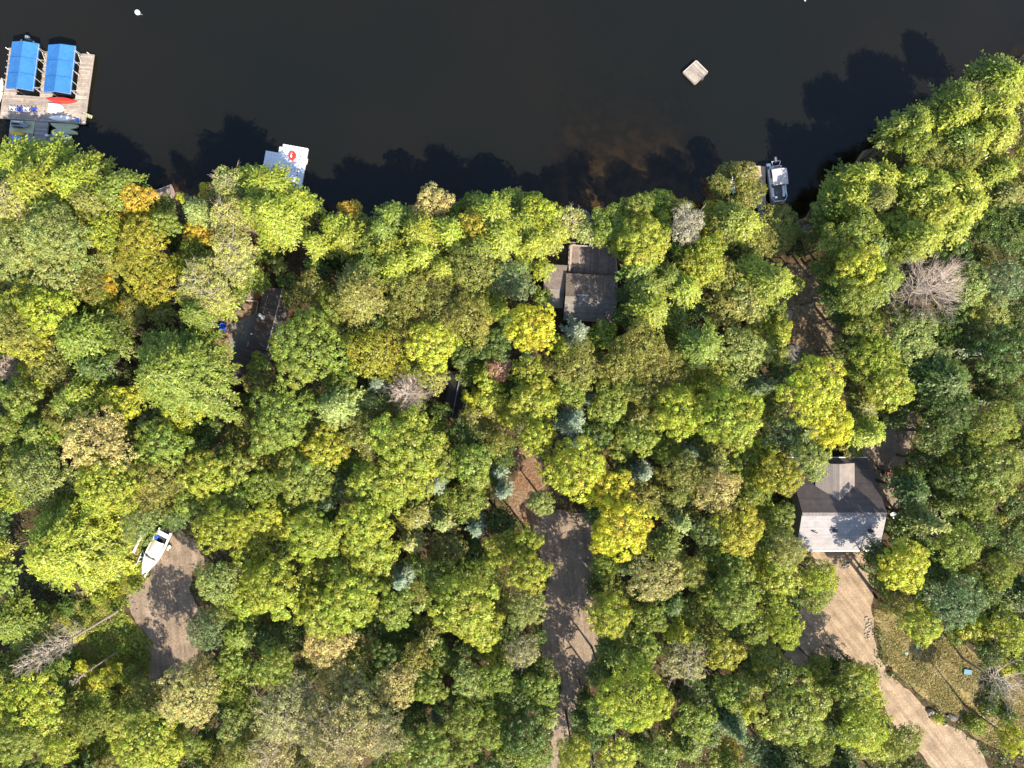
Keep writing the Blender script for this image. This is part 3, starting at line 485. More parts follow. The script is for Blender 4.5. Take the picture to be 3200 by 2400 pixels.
# kind colour x y radius (in enlarged tile units, 0.482 px each), measured on the photograph's 12 tiles
TT = """
A Plg 80 1030 170|Plg 290 1020 170|Plg 470 1020 150|Plg 600 1030 90|Plg 160 1180 180|Plg 390 1150 160|Ttn 490 1170 115|Pmg 720 1150 110|Pmg 650 1230 120|Ttn 60 1290 130|Pol 530 1290 150|Pmg 280 1360 150|Mgd 855 1285 105|Myl 60 1400 95|Mgd 770 1420 85|Ooy 890 1450 110|Olg 640 1490 110|Opg 310 1510 190|Opg 100 1570 150|Mmg 1045 1440 105|Ooy 880 1560 140|Mmg 1030 1320 70|Ppg 1230 1350 100|Mgd 1290 1495 95|Mgd 1320 1170 65|Ttn 1440 1160 105|Plg 1570 1100 130|Ttn 1480 1400 115|Plg 1610 1330 140|Ttn 1500 1590 125|Omg 1230 1600 80|Bdk 1100 1560 70|Plg 250 900 70|Plg 380 900 65|Plg 170 900 60|Mlm 1140 1260 30
B Plg 5 1130 165|Plg 120 1235 125|Plg 60 1360 200|Plg 235 1230 110|Plg 120 1470 150|Mgd 580 1370 95|Plg 480 1450 105|Plg 570 1530 120|Plg 360 1560 110|Omg 655 1450 75|Pmg 860 1370 115|Mtn 1130 1290 120|Moy 1010 1340 60|Pmg 800 1470 100|Plg 1040 1500 140|Pmg 940 1430 80|Omg 1240 1340 85|Plg 1260 1490 130|Omg 1400 1310 85|Plg 1530 1350 150|Mtn 1555 1205 60|Pmg 1640 1230 80|Moy 1420 1450 110|Plg 1590 1510 150|Omg 700 1620 100|Plg 850 1620 120|Plg 1060 1640 110|Pmg 1450 1600 110|Bdk 480 1650 90|Bmg 100 1650 70
C Pmg 30 1230 80|Omg 130 1290 85|Mlm 185 1370 115|Plg 80 1450 130|Ttn 385 1430 95|Ppg 490 1480 75|Plg 270 1500 120|Plg 150 1560 120|Mmg 640 1440 110|Mmg 820 1330 105|Mlg 985 1245 95|Mmg 1000 1330 80|Mlm 860 1380 75|Tgy 1150 1440 105|Ool 1125 1310 75|Mlm 1320 1370 85|Mlg 860 1560 150|Mlg 960 1470 85|Mlm 1240 1480 90|Mmg 1130 1600 95|Pmg 1480 1375 110|Plg 1545 1420 115|Ool 1400 1500 105|Ool 1570 1550 95|Mmg 600 1500 85|Mlg 710 1590 90|Olg 1290 1600 100
C Oop 0 0 0
D Ool 90 1430 110|Ool 60 1560 115|Omg 170 1500 70|Pmg 1590 390 120|Pmg 1480 420 90|Plg 1640 450 100|Pmg 1330 540 115|Ttn 1480 540 85|Pmg 1250 620 105|Plg 1340 650 120|Pmg 1040 700 110|Pmg 920 770 110|Plg 1050 780 105|Plg 1240 760 130|Plg 1430 700 110|Plg 1560 660 120|Plg 1560 830 130|Plg 1620 560 90|Pmg 1290 880 110|Plg 1430 850 100|Mmg 1000 900 100|Ool 1100 1010 115|Ool 830 990 65|Oool 0 0 0|Plg 700 1090 105|Pmg 580 1100 100|Plg 500 1170 105|Plg 800 1130 110|Plg 640 1230 120|Mmg 450 1290 110|Mlg 560 1330 105|Pol 780 1260 100|Plg 980 1140 110|Plg 1130 1190 120|Plg 1300 1180 130|Plg 1010 1290 120|Plg 1180 1340 140|Plg 1350 1300 130|Plg 1460 1150 110|Plg 1560 1080 110|Pol 1600 1230 100|Mmg 390 1430 95|Mmg 640 1500 130|Mlg 820 1450 100|Plg 1060 1510 150|Plg 1250 1450 120|Mmg 900 1590 125|Ppg 720 1600 115|Mmg 450 1560 100|Odk 1430 1440 125|Odk 1570 1380 110|Odk 1550 1530 130|Ool 1300 1010 100
E Opg 120 60 130|Opg 350 90 180|Opg 490 70 110|Ool 550 180 105|Mlm 270 340 150|Mlg 110 310 130|Mlg 430 310 80|Mgd 665 190 70|Mgd 760 310 55|Ooy 890 80 150|Ooy 980 190 125|Olg 640 310 85|Odk 520 330 85|Ool 860 340 105|Olg 1130 60 80|Ttn 1290 160 130|Ttn 1390 250 105|Ttn 1530 80 100|Plg 1190 260 85|Pmg 1240 370 140|Plg 1430 315 95|Ool 60 470 135|Oy 0 0 0|Ooy 140 570 130|Pmg 450 530 165|Odk 650 470 115|Pmg 1040 760 370|Pdk 560 710 110|Ool 310 720 130|Mlm 170 800 95|Dgy 20 740 90|Plg 470 890 110|Plg 610 890 95|Pmg 400 960 120|Mmg 100 930 120|Mmg 150 1010 95|Mlm 780 960 125|Sbg 950 1090 95|Mlg 1150 1010 115|Ool 380 1070 115|Mmg 20 1120 100|Pmg 190 1150 105|Sbl 1080 1170 65|Omg 1160 1130 80|Otn 600 1240 215|Mmg 1020 1240 165|Odk 1340 1130 95|Mmg 240 1260 125|Mmg 60 1400 130|Opg 200 1440 165|Opg 370 1480 130|Mlg 650 1490 190|Ool 950 1480 185|Sbg 1380 1290 70|Mlg 1300 1440 150|Mmg 1490 1370 125|Mmg 1250 1570 125|Mmg 1460 1560 115|Olg 80 1560 110|Pmg 700 570 90
F Mmg 310 600 300|Ool 350 210 105|Pol 630 230 190|Omg 480 330 110|Pmg 720 80 130|Plg 900 60 135|Plg 1040 70 95|Plg 1200 80 105|Ool 980 230 135|Ool 1100 180 120|Ool 1400 100 160|Obg 1600 130 120|Ool 1210 320 160|Ool 930 370 130|Ool 970 480 110|Ool 1370 400 155|Mlg 1530 310 85|Mlm 1150 570 170|Ooy 730 620 155|Ooy 870 710 115|Opg 930 620 65|Sbl 780 825 88|Opl 1140 790 110|Dgy 990 890 110|Mmg 540 840 115|Ppg 500 985 145|Spg 725 945 95|Mmg 140 1040 185|Mmg 60 1170 125|Ool 700 1150 155|Mlm 430 1250 140|Mlg 960 1250 225|Mmg 600 1350 95|Mmg 1050 960 65|Mlg 780 1500 175|Mlg 960 1420 175|Sbl 1150 1490 75|Mmg 290 1430 165|Sbg 450 1590 85|Opl 1450 1110 62|Mlg 1500 790 85|Mmg 1450 690 65|Trd 1580 730 70|Mlg 1530 900 95|Mlm 1400 930 60|Mmg 1400 1350 130|Mmg 1250 1340 120|Sbl 1570 1410 60|Sbl 1600 1540 80|Mlm 1640 1040 70|Ool 1570 1210 80|Omg 1170 1140 75|Odk 1200 1010 70|Ool 1480 260 75|Opg 150 60 50|Opl 1180 1270 50
G Plg 200 70 80|Obg 40 190 95|Mmg 190 260 60|Myl 150 460 190|Mlm 300 590 65|Pmg 830 70 125|Pmg 900 200 110|Plg 920 330 135|Pmg 1030 130 110|Plg 1150 200 110|Olg 1260 60 120|Ool 1400 130 130|Ool 1390 340 130|Plg 1590 90 120|Opl 1550 270 130|Odk 730 390 90|Pmg 1080 390 90|Pmg 1260 570 145|Opg 1530 610 145|Sbl 430 490 95|Mmg 600 520 85|Mmg 480 590 75|Ool 860 580 145|Ool 720 690 125|Ool 960 710 155|Ool 1080 640 90|Sbl 100 665 48|Olg 120 760 120|Ool 420 720 155|Ool 560 710 95|Mmg 390 850 110|Opg 745 820 65|Ool 880 870 105|Mmg 640 960 125|Sbl 500 930 50|Mlg 150 950 145|Mlm 230 890 70|Mlg 170 1190 140|Sbl 400 1080 105|Sbl 440 1210 70|Mlg 1300 840 100|Mlm 1120 1010 155|Mlg 1460 1070 200|Mmg 850 1180 115|Mmg 700 1230 95|Omg 1000 1260 85|Sbl 1170 1290 75|Sbl 860 1420 80|Mlm 390 1400 225|Myl 640 1530 150|Oold 0 0 0|Ool 1130 1430 135|Ool 830 1570 115|Otn 1350 1550 145|Mmg 1480 1360 95|Mlg 1600 1350 95|Omg 1600 1530 105|Sbg 1620 850 70|Opg 1480 790 80|Opg 190 1600 90|Mmg 1280 1180 75|Mlg 1590 900 70
H Plg 70 150 165|Mlg 80 490 95|Mmg 40 610 85|Omg 180 180 55|Mdk 430 260 105|Mmg 600 210 145|Pmg 790 140 145|Mlm 650 70 145|Dgy 1050 200 185|Opg 1340 180 125|Obg 1550 160 145|Opg 1480 310 110|Odk 1560 420 95|Opg 950 530 165|Omg 660 460 115|Omg 1190 440 105|Mlm 1390 380 48|Odk 1330 490 100|Odk 530 600 110|Olg 730 660 145|Pmg 950 680 75|Sbl 1420 590 75|Mmg 1560 640 165|Mlg 820 830 145|Mlm 340 870 235|Myl 450 1090 135|Sbg 20 840 70|Pdk 1200 800 175|Mdk 920 920 85|Plg 700 1150 125|Obg 130 1160 115|Opg 300 1320 155|Moy 90 1430 155|Mlm 20 1050 55|Odk 1240 1010 145|Ool 1500 1090 145|Odk 1600 930 105|Odk 1100 1150 125|Odk 1010 1320 95|Mmg 1230 1450 100|Mlg 1500 1400 165|Odk 1330 1240 105|Pmg 980 1530 115|Ool 1400 1610 105|Mmg 1600 1590 85|Ool 880 1420 70|Mdk 1430 780 90|Mdk 250 660 40
I Plg 320 260 370|Pmg 50 720 190|Opg 880 70 145|Mlg 1400 130 185|Mlg 1610 90 120|Mlg 1600 560 125|Opg 1390 470 140|Obg 1300 790 135|Omg 1440 630 100|Mlg 1600 310 100|Mmg 1480 1000 100|Otn 1290 1020 115|Otn 1180 1240 215|Mmg 1490 1170 95|Mmg 1610 1060 85|Mlg 910 1510 195|Mmg 1090 1410 90|Mlm 190 1270 180|Mlm 60 1330 110|Omg 150 1110 65|Mmg 90 1510 150|Opg 290 1390 95|Omg 430 1450 95|Myl 560 1060 95|Mlm 660 1110 85|Mlm 760 1050 70|Mmg 860 1060 70|Myl 500 790 48|Omg 830 1260 85|Opg 1500 1420 105|Ool 1560 1590 110|Omg 1340 1600 90|Mlm 1050 1610 110|Omg 620 1260 90|Omg 560 1400 100|Olg 350 1560 110|Omg 560 1590 90|Blm 720 500 55|Blg 620 560 45|Blm 840 370 50|Bmg 760 620 60|Bmg 660 740 60|Bmg 780 740 65|Blg 880 830 60|Blg 800 880 60|Bmg 900 940 55|Bdk 560 620 50|Bmg 480 930 60|Bmg 620 830 50|Blm 720 990 55|Boy 700 1190 60|Bmg 870 480 45|Bmg 690 70 60|Bdk 640 400 40
J Mlm 60 70 120|Mlg 90 500 190|Mlg 360 180 155|Mmg 210 80 80|Mlg 740 240 165|Spl 990 210 85|Mlg 690 90 165|Sbl 930 460 85|Mlg 600 570 190|Mlg 430 660 170|Mmg 890 640 125|Mlg 380 430 125|Mmg 1160 420 105|Spg 1210 80 95|Sbl 1430 120 75|Mmg 1260 480 110|Mmg 1340 380 85|Mlg 1360 650 230|Mlg 1480 790 120|Spg 1050 620 48|Mlm 1060 730 55|Otn 450 890 155|Otn 710 880 80|Otn 490 1080 100|Mmg 100 1030 135|Otn 910 1140 125|Otn 620 1200 140|Tdt 220 1310 240|Tdt 520 1470 240|Tdt 90 1570 130|Tdt 780 1440 150|Ool 1010 990 110|Mmg 1200 960 95|Opg 1380 1110 110|Mmg 1110 1150 105|Mmg 1560 1090 100|Sbl 1160 1360 48|Odk 1030 1390 95|Mmg 1350 1370 110|Mmg 1110 1580 155|Mmg 1360 1560 110|Mmg 1530 1440 105|Ool 1590 600 75|Mlm 1540 920 65|Mlg 1600 250 105|Mmg 1500 520 75|Mdk 830 960 100|Mdk 1000 800 60|Odk 60 830 95|Opg 740 1290 60
K Mlg 90 210 115|Mlg 100 400 165|Opg 90 640 150|Myl 740 100 190|Myl 600 200 110|Spg 1110 80 95|Moy 1480 130 145|Omg 600 350 105|Mlg 630 690 160|Otn 930 460 150|Ool 1160 400 105|Mlm 1080 790 85|Mmg 1450 600 145|Moy 1380 930 115|Mmg 1600 760 105|Tdt 1130 980 125|Mmg 850 900 130|Mlg 820 1240 260|Mmg 1200 1370 115|Mlg 400 1610 135|Mlg 700 1600 130|Mmg 960 1590 110|Mmg 1430 1170 110|Mlm 1510 1320 75|Mmg 190 1160 110|Tdt 60 910 100|Odk 50 1220 115|Mdk 90 1460 140|Omg 80 1590 85|Obg 1590 1550 80|Sbg 1480 1450 100|Ooy 1400 1530 65|Mmg 1600 1080 95|Mlm 1600 340 85|Mlg 1620 30 90|Ool 680 560 90|Mmg 900 700 100|Omg 1310 300 90|Mmg 1290 530 80|Odk 580 1080 100|Ool 1320 780 90|Omg 1190 640 90|Odk 470 1230 70
L Mmg 80 60 105|Opl 150 260 135|Omg 370 480 115|Mlg 110 430 125|Olg 130 770 145|Mlg 60 620 85|Mmg 170 1310 240|Mmg 560 1160 125|Opg 640 1060 85|Olg 650 1410 165|Ool 900 1500 130|Omg 350 1560 100|Spg 1110 90 110|Mdk 720 300 115|Mlm 920 360 175|Mlg 1010 740 155|Ool 1260 230 145|Obg 1240 620 160|Odk 1580 220 110|Ool 1540 400 100|Odk 1430 510 115|Mlm 1610 800 115|Mlm 1590 980 75|Bmg 1350 1380 75|Myl 1610 1490 105|Mmg 1500 700 90|Mlg 1370 770 90|Blm 1110 1350 34|Omg 1420 120 100|Mmg 770 450 80|Mmg 330 1000 90|Ool 1080 180 60|Mdk 860 130 90|Bdk 1490 1130 90|Bdk 1440 1260 70|Bdk 1560 1320 70|Omg 800 1560 90
"""
SPECIAL = {('G', 'Myl', 150): 'brilliant yellow maple directly below the lakeside deck cottage', ('K', 'Myl', 740): 'large golden yellow maple at the head of the middle driveway',
           ('H', 'Dgy', 1050): 'leafless pinkish grey dead tree with fanned twigs inland of the right shore', ('F', 'Dgy', 990): 'star-shaped bare dead tree left of the half hidden dark cabin',
           ('F', 'Mlm', 1150): 'round bright lime maple above and left of the dark cabin', ('F', 'Trd', 1580): 'small reddish brown dying conifer below left of the brilliant yellow maple',
           ('C', 'Tgy', 1150): 'pale grey leafless-looking tree near the shore, left of the pontoon boat', ('E', 'Pmg', 1040): 'very broad green pine left of the brown cottage and its patio',
           ('F', 'Mmg', 310): 'very broad maple half covering the brown metal cottage roof', ('I', 'Plg', 320): 'very broad yellow-green pine left of the white boat on trailer',
           ('L', 'Mlg', 1010): 'lime maple leaning its crown over the dry lawn beside the sandy drive', ('H', 'Mlm', 340): 'big yellow-lime maple above the shingled house',
           ('H', 'Myl', 450): 'yellow maple touching the upper edge of the shingled house', ('E', 'Dgy', 20): 'bare grey dead tree cut by the left edge of the photo'}
LM = [('the blue canopied boat dock', 150, 280), ('the small brown shore dock', 515, 605), ('the white modular swim float', 900, 510), ('the lakeside deck cottage', 1850, 900), ('the pontoon boat', 2425, 580),
      ('the brown metal roofed cottage', 820, 1050), ('the half hidden dark cabin', 1425, 1240), ('the brilliant yellow maple', 1672, 1022), ('the golden yellow maple', 1940, 1660), ('the shingled house with dormer', 2640, 1580),
      ('the white boat on trailer', 500, 1715), ('the middle gravel driveway', 1770, 1950), ('the blue tub on the lawn', 3020, 2097), ('the large bare dead tree', 2906, 897), ('the bare leaning trunk', 200, 1980),
      ('the left end of the shore', 0, 600), ('the bottom left corner', 0, 2400), ('the bottom right corner', 3200, 2400), ('the middle of the bottom edge', 1500, 2400), ('the middle of the right edge', 3200, 1200), ('the middle of the left edge', 0, 1250), ('the right end of the shore', 3200, 170),
      ('the yellow-lime maple above the house', 2564, 1220), ('the very broad maple', 950, 1090), ('the low middle of the wood', 1150, 1800), ('the mid right of the wood', 2150, 1200)]
TREES = []
for line in TT.strip().splitlines():
    tl, rest = line[0], line[2:]; ox, oy = TILES[tl]
    for e in rest.split('|'):
        k, x, y, r = e.split(); x, y, r = int(x), int(y), int(r)
        if r == 0: continue
        TREES.append([k[0], k[1:], ox + x * 0.4822, oy + y * 0.4822, r * 0.4822, SPECIAL.get((tl, k, x))])
for q in (('O', 'lg', 2742, 2330, 58), ('O', 'ol', 2812, 2392, 46), ('M', 'mg', 2690, 2260, 60), ('O', 'lg', 2700, 2140, 48), ('M', 'mg', 1900, 2240, 60), ('O', 'dk', 1850, 2310, 48), ('O', 'lg', 2572, 1808, 56), ('O', 'mg', 2556, 1882, 44), ('O', 'mg', 1690, 2370, 46), ('M', 'dk', 1700, 2190, 42)): TREES.append([*q, None])
for q in TREES:
    if q[2] > 2800 and 850 < q[3] < 1950 and not q[5]: q[1] = {'ol': 'mg', 'mg': 'dk', 'lg': 'mg'}.get(q[1], q[1])  # darker leaf colours stand in for the shade over the right side
# crown over the pontoon dock, sparse and leaning out over the water
for x, y, r, h in ((2268, 566, 36, 9), (2292, 528, 30, 9), (2348, 528, 40, 10), (2356, 590, 46, 10), (2318, 640, 36, 8.5)):
    TREES.append(['O', 'ol', x, y, r, None])

# smaller trees of the lower storey, standing wherever the tall crowns leave a gap
TL = np.array([(0, 440), (200, 420), (330, 500), (390, 600), (480, 650), (610, 650), (640, 560), (700, 500), (840, 520), (950, 600), (1000, 690), (1140, 650), (1350, 600), (1560, 590), (1700, 620), (1790, 680), (1890, 710), (1990, 620), (2110, 590), (2240, 670), (2330, 720), (2480, 730), (2560, 650), (2700, 500), (2900, 360), (3060, 220), (3200, 180)], float)
gx, gy = np.meshgrid(np.arange(-40, 3250, 9.0), np.arange(380, 2450, 9.0)); gx = gx.ravel(); gy = gy.ravel()
FREE = [GP_LEFT, GP_MID, GP_RIGHT, GP_GRASS, [(3000, 2050), (3290, 2150), (3290, 2460), (3150, 2460), (3000, 2300)], [(1600, 1400), (1655, 1390), (1705, 1530), (1720, 1600), (1650, 1640), (1600, 1640), (1590, 1560)], [(330, 1640), (450, 1650), (470, 1800), (410, 1900), (400, 2000), (470, 2080), (400, 2180), (230, 2080), (90, 2060), (60, 1980), (280, 1880)],
        [(2455, 740), (2530, 740), (2590, 960), (2640, 1010), (2620, 1100), (2580, 1150), (2480, 1110), (2450, 1000)], [(800, 690), (960, 690), (985, 780), (930, 850), (820, 890)], [(650, 1090), (650, 1000), (745, 950), (760, 900), (900, 890), (860, 1060), (800, 1100), (770, 1220), (700, 1400), (670, 1400), (690, 1250)],
        [(1690, 760), (1780, 745), (1945, 765), (1940, 1000), (1760, 1000), (1700, 960)], [(2500, 1420), (2780, 1400), (2840, 1260), (2860, 1330), (2820, 1500), (2790, 1730), (2500, 1730)], [(1385, 1140), (1440, 1140), (1460, 1200), (1440, 1330), (1375, 1320)], [(520, 600), (570, 620), (585, 780), (545, 800)]]
def in_poly(P, x, y):
    P = np.array(P, float); r_ = np.zeros(len(x), bool); j_ = len(P) - 1
    for i_ in range(len(P)):
        r_ ^= ((P[i_][1] > y) != (P[j_][1] > y)) & (x < (P[j_][0] - P[i_][0]) * (y - P[i_][1]) / (P[j_][1] - P[i_][1] + 1e-9) + P[i_][0]); j_ = i_
    return r_
land = gy > np.interp(gx, TL[:, 0], TL[:, 1]); fr_ = np.zeros(len(gx), bool)
for P in FREE: fr_ |= in_poly(P, gx, gy)
ex_, ey_ = gx[fr_ | ~land], gy[fr_ | ~land]; fin0_ = fr_[fr_ | ~land]; gx, gy = gx[land & ~fr_], gy[land & ~fr_]
dmin = np.full(len(gx), 1e9)
for q in TREES: dmin = np.minimum(dmin, np.hypot(gx - q[2], gy - q[3]) - q[4] * 0.92)
dex = np.concatenate([np.sqrt(((gx[i_:i_ + 800, None] - ex_[None]) ** 2 + (gy[i_:i_ + 800, None] - ey_[None]) ** 2).min(1)) for i_ in range(0, len(gx), 800)])
rf2_ = random.Random(21); nfill = 0; base_n = list(TREES)
_x = np.array([q[2] for q in TREES], float); _y = np.array([q[3] for q in TREES], float)
DEX = np.array([math.sqrt(float(((a_ - ex_[fin_]) ** 2 + (b_ - ey_[fin_]) ** 2).min())) for fin_ in [fin0_] for a_, b_ in zip(_x, _y)])
for q, d_ in zip(TREES, DEX): q.append(min(1.15, max(0.96, (d_ + 6) / q[4])))
while nfill < 250:
    sc_ = np.minimum(dmin, dex + 4); i_ = int(np.argmax(sc_))
    if sc_[i_] < 9: break
    r_ = min(sc_[i_] + 16, dex[i_] + 12, 62) * rf2_.uniform(0.95, 1.1); r_ = max(r_, 22); x_, y_ = float(gx[i_]), float(gy[i_])
    near = min(base_n, key=lambda q: math.hypot(q[2] - x_, q[3] - y_))
    k_ = 'B' if False else rf2_.choice('MMOPP' + ('P' if near[0] == 'P' else 'O')); c_ = rf2_.choice(['dk', 'dk', 'mg', 'ol', 'mg'] + ([near[1]] if near[1] in ('lg', 'mg', 'ol', 'bg', 'dk') else ['ol']))
    if x_ > 2500 and y_ > 900 and x_ > 2800: c_ = rf2_.choice(['dk', 'dk', 'mg', 'ol'])
    TREES.append([k_, c_, x_, y_, r_, 'F', 1.05]); dmin = np.minimum(dmin, np.hypot(gx - x_, gy - y_) - r_ * 0.97); nfill += 1
print("filled", nfill)
LEAN = []; rt = random.Random(11); info = []
for i, (k, col, px, py, rp, lab, grow) in enumerate(TREES):
    Rm = rp * 0.0452; ti = min(range(len(TIERS)), key=lambda q: abs(math.log(TIERS[q] / Rm))); 
    Ht = HTS[k][ti] * rt.uniform(0.9, 1.1) * (1 if k == 'B' else 1)
    if py < 540 and px < 330: Ht *= 0.72
    if px < 520 and 1900 < py < 2130: Ht *= 0.5
    elif 200 < px < 500 and 2050 < py: Ht *= 0.8
    if 2400 < px < 2500 and 670 < py < 770: Ht *= 0.6
    if 2530 < px < 2680 and 530 < py < 730: Ht *= 0.62
    if lab == 'F': Ht *= 0.8; lab = None; TREES[i][5] = None
    if k == 'B': Rm = rp * 0.0515
    zc = GZ + Ht - (0.4 * Rm if k != 'S' else 0.8 * Rm)
    if k == 'D': zc = GZ + Ht - Rm
    b = W(px, py, zc); Rm = rp * (H - zc) / F * (grow if Rm < 5 else min(grow, 1.04))
    dsh = float(sd(b.x, b.y))
    lean = 0.0
    if dsh < 0.6 and not (2260 < px < 2365 and py < 660): lean = min((0.6 - dsh) / 0.85, 0.3 * zc); b.y -= (0.6 - dsh) / 0.85
    if 2260 < px < 2365 and py < 660:                         # these lean out from the bank
        pass
    b.z = float(hgt(b.x, b.y)) if dsh > 0.6 else 0.2
    info.append((k, col, px, py, rp, lab, Rm, Ht, ti, b)); LEAN.append(math.asin(lean / zc))
used = {}
def dirword(dx, dy):
    a = math.degrees(math.atan2(-dy, dx)) % 360; return ['right of', 'above right of', 'above', 'above left of', 'left of', 'below left of', 'below', 'below right of'][int((a + 22.5) // 45) % 8]
cls = {}
for i, f_ in enumerate(info):
    k, col, px, py = f_[:4]
    if f_[5]: continue
    j = min(range(len(LM)), key=lambda q: math.hypot(px - LM[q][1], py - LM[q][2])); dx, dy = px - LM[j][1], py - LM[j][2]
    cls.setdefault((k, col, dirword(dx, dy), j), []).append((math.hypot(dx, dy), i))
LAB = {}
ORD = ['nearest', 'second nearest', 'third nearest', 'fourth nearest', 'fifth nearest', 'sixth nearest', 'seventh nearest', 'eighth nearest', 'ninth nearest', 'tenth nearest']
for (k, col, dw, j), lst in cls.items():
    lst.sort()
    for q, (_, i) in enumerate(lst):
        pre = (ORD[q] + ' ') if len(lst) > 1 else ''
        LAB[i] = f"{pre}{CW[col]} {KW[k]} {dw} {LM[j][0]}"
for i, (k, col, px, py, rp, lab, Rm, Ht, ti, b) in enumerate(info):
    nv = 3 if ti < 5 else 2; parts = proto(k, ti, i % nv)
    o = D.objects.new(NAMES[k], None); C.objects.link(o); o.location = b
    s = Rm / TIERS[ti]; o.scale = (s, s, Ht / HTS[k][ti]); o.rotation_euler = (Quaternion((1, 0, 0), -LEAN[i]) @ Quaternion((0, 0, 1), rt.uniform(0, 6.28))).to_euler(); o.empty_display_size = 0.5
    tag(o, lab or LAB[i], 'shrub' if k == 'B' else 'tree', GW[k])
    g = 1.0; cj = COL[col] if not (k == 'T' and col == 'tn') else (.37, .375, .105); g = rt.uniform(0.88, 1.12); hj = rt.uniform(0.93, 1.07)
    if lab: g, hj = 1.1, 1.0
    for nm, me in parts.items():
        c = D.objects.new(nm if not (k == 'B' and nm == 'crown') else 'foliage', me); C.objects.link(c); c.parent = o
        if nm == 'crown': c.color = (cj[0] * g * hj, cj[1] * g, cj[2] * g, 1)

# trees given by their base: the tall bare one and other bare stems of the lower left clearing
def bare_tree(px, py, Ht, R, depth, label, seed, n1=40, r0=0.06, up=0.55):
    b = W(px, py, GZ); o = thing("dead_tree", b, label, "tree", 0, GW['D'])
    tm = trunk_mesh(R * 0.6, Ht, seed, True, M_twig, 0.97); c = D.objects.new("trunk", tm); link(c, o)
    if depth: c = D.objects.new("bare_branches", twigs_mesh(R, Ht, depth, seed, n1=n1, sub=7, r0=r0, up=up, fine=3)); link(c, o)
bare_tree(376, 1904, 23, 3.2, 14, "tall bare silver tree leaning lower left out of the left clearing", 7, 60, 0.06, 1.1)
bare_tree(372, 2033, 12, 1.0, 3, "short bare stem below the tall bare silver tree", 9, 10)
bare_tree(352, 1760, 8, 0.8, 2, "thin bare stem in the clearing left of the white boat's bow", 12, 8)
bare_tree(3010, 2060, 11, 4.0, 6, "leafless brown tree sprawling beside the blue tub on the lawn", 15, 36, 0.05, 0.2)

# ---- fallen trunks in the clearings
def log(px0, py0, px1, py1, r, label, m=M_bark, z=GZ):
    a = W(px0, py0, z + r); b = W(px1, py1, z + r * 0.8); o = MB(); mid = a.lerp(b, 0.5) + Vector((0.15, 0.1, 0.03)); q = thing("fallen_log", ((a + b) / 2).xyz, label, "log", 0, "fallen trunks and branches")
    MB().path([a, mid, b], [r, r * 0.8, r * 0.5], 8).build("trunk", m, q, smooth=True)
    s = MB(); d = (b - a).normalized()
    for t_ in (0.55, 0.7, 0.85): p = a.lerp(b, t_); s.tube(p, p + Vector((-d.y, d.x, 0.25)) * 0.7, r * 0.3, r * 0.1, 5)
    s.build("branch_stub", m, q)
log(330, 1693, 392, 1686, 0.16, "dark fallen trunk above left of the white boat", M_bark)
log(212, 1862, 336, 1828, 0.14, "long grey trunk lying across the weeds left of the gravel", M_timber)
log(286, 1798, 352, 1770, 0.12, "pale trunk piece among dead branches above the long grey trunk", M_timber)
log(290, 1958, 372, 1930, 0.12, "grey fallen pole just below the tall bare silver tree", M_timber)
log(150, 2185, 260, 2120, 0.15, "grey fallen trunk half under the yellow maple at lower left", M_timber)
log(225, 2395, 330, 2335, 0.12, "straight dark fallen pole near the bottom left of the photo", M_bark)
log(2584, 2018, 2632, 2045, 0.17, "dark crooked log on the edge of the sandy driveway", M_bark, GZ + 0.04)
log(3010, 2205, 3140, 2285, 0.10, "thin pale pole lying across the shaded end of the lawn", M_timber, GZ + 0.03)

# ---------------------------------------------------------------- undergrowth, dry grass
def inside(poly, x, y):
    n_ = len(poly); r = np.zeros(len(x), bool); j = n_ - 1
    for i in range(n_):
        xi, yi = poly[i]; xj, yj = poly[j]
        c = ((yi > y) != (yj > y)) & (x < (xj - xi) * (y - yi) / (yj - yi + 1e-12) + xi); r ^= c; j = i
    return r
FOOT = [[(1695, 755), (1945, 765), (1940, 1020), (1695, 1000)], [(800, 880), (930, 895), (870, 1110), (800, 1230), (700, 1215), (770, 1040)], [(2440, 1420), (2800, 1420), (2790, 1730), (2440, 1730)], [(1375, 1150), (1485, 1155), (1460, 1325), (1370, 1320)]]
FOOTP = [np.array([(W(a, b, GZ).x, W(a, b, GZ).y) for a, b in q]) for q in FOOT]
rg = np.random.default_rng(77); N = 24000
x = rg.uniform(-98, 98, N); y = rg.uniform(-72, 60, N)
dn = np.sin(x * 0.21 + 1) * np.sin(y * 0.27 + 2) + 0.6 * np.sin(x * 0.6 + y * 0.5)
ok = (sd(x, y) > 1.0) & (rg.uniform(-1.2, 1.2, N) < dn + 0.55)
for p in CLEAR + FOOTP: ok &= ~inside(p, x, y)
x, y = x[ok], y[ok]; per = 22; li = np.repeat(np.arange(len(x)), per); n_ = len(li)
rad = rg.uniform(0.35, 0.9, len(x)); hh = rg.uniform(0.3, 2.0, len(x))
s = rg.normal(size=(n_, 3)); s[:, 2] = np.abs(s[:, 2]); s /= np.linalg.norm(s, axis=1, keepdims=True)
c = np.stack([x[li] + s[:, 0] * rad[li], y[li] + s[:, 1] * rad[li], hgt(x, y)[li] + s[:, 2] * hh[li]], 1)
lv = rg.uniform(0.6, 1.3, len(x)); a = rg.uniform(0.09, 0.19, n_)
me = leaf_mesh("undergrowth", c, s * 0.6 + [0, 0, 0.7] + rg.normal(0, 0.4, (n_, 3)), a, a * 0.6, lv[li] * rg.uniform(0.8, 1.2, n_), 0.5 + rg.normal(0, 0.015, len(x))[li], None, rg)
ug = link(D.objects.new("undergrowth", me)); ug.color = (0.095, 0.125, 0.026, 1); tag(ug, "low green undergrowth of ferns and saplings on the forest floor", "undergrowth", kind="stuff")
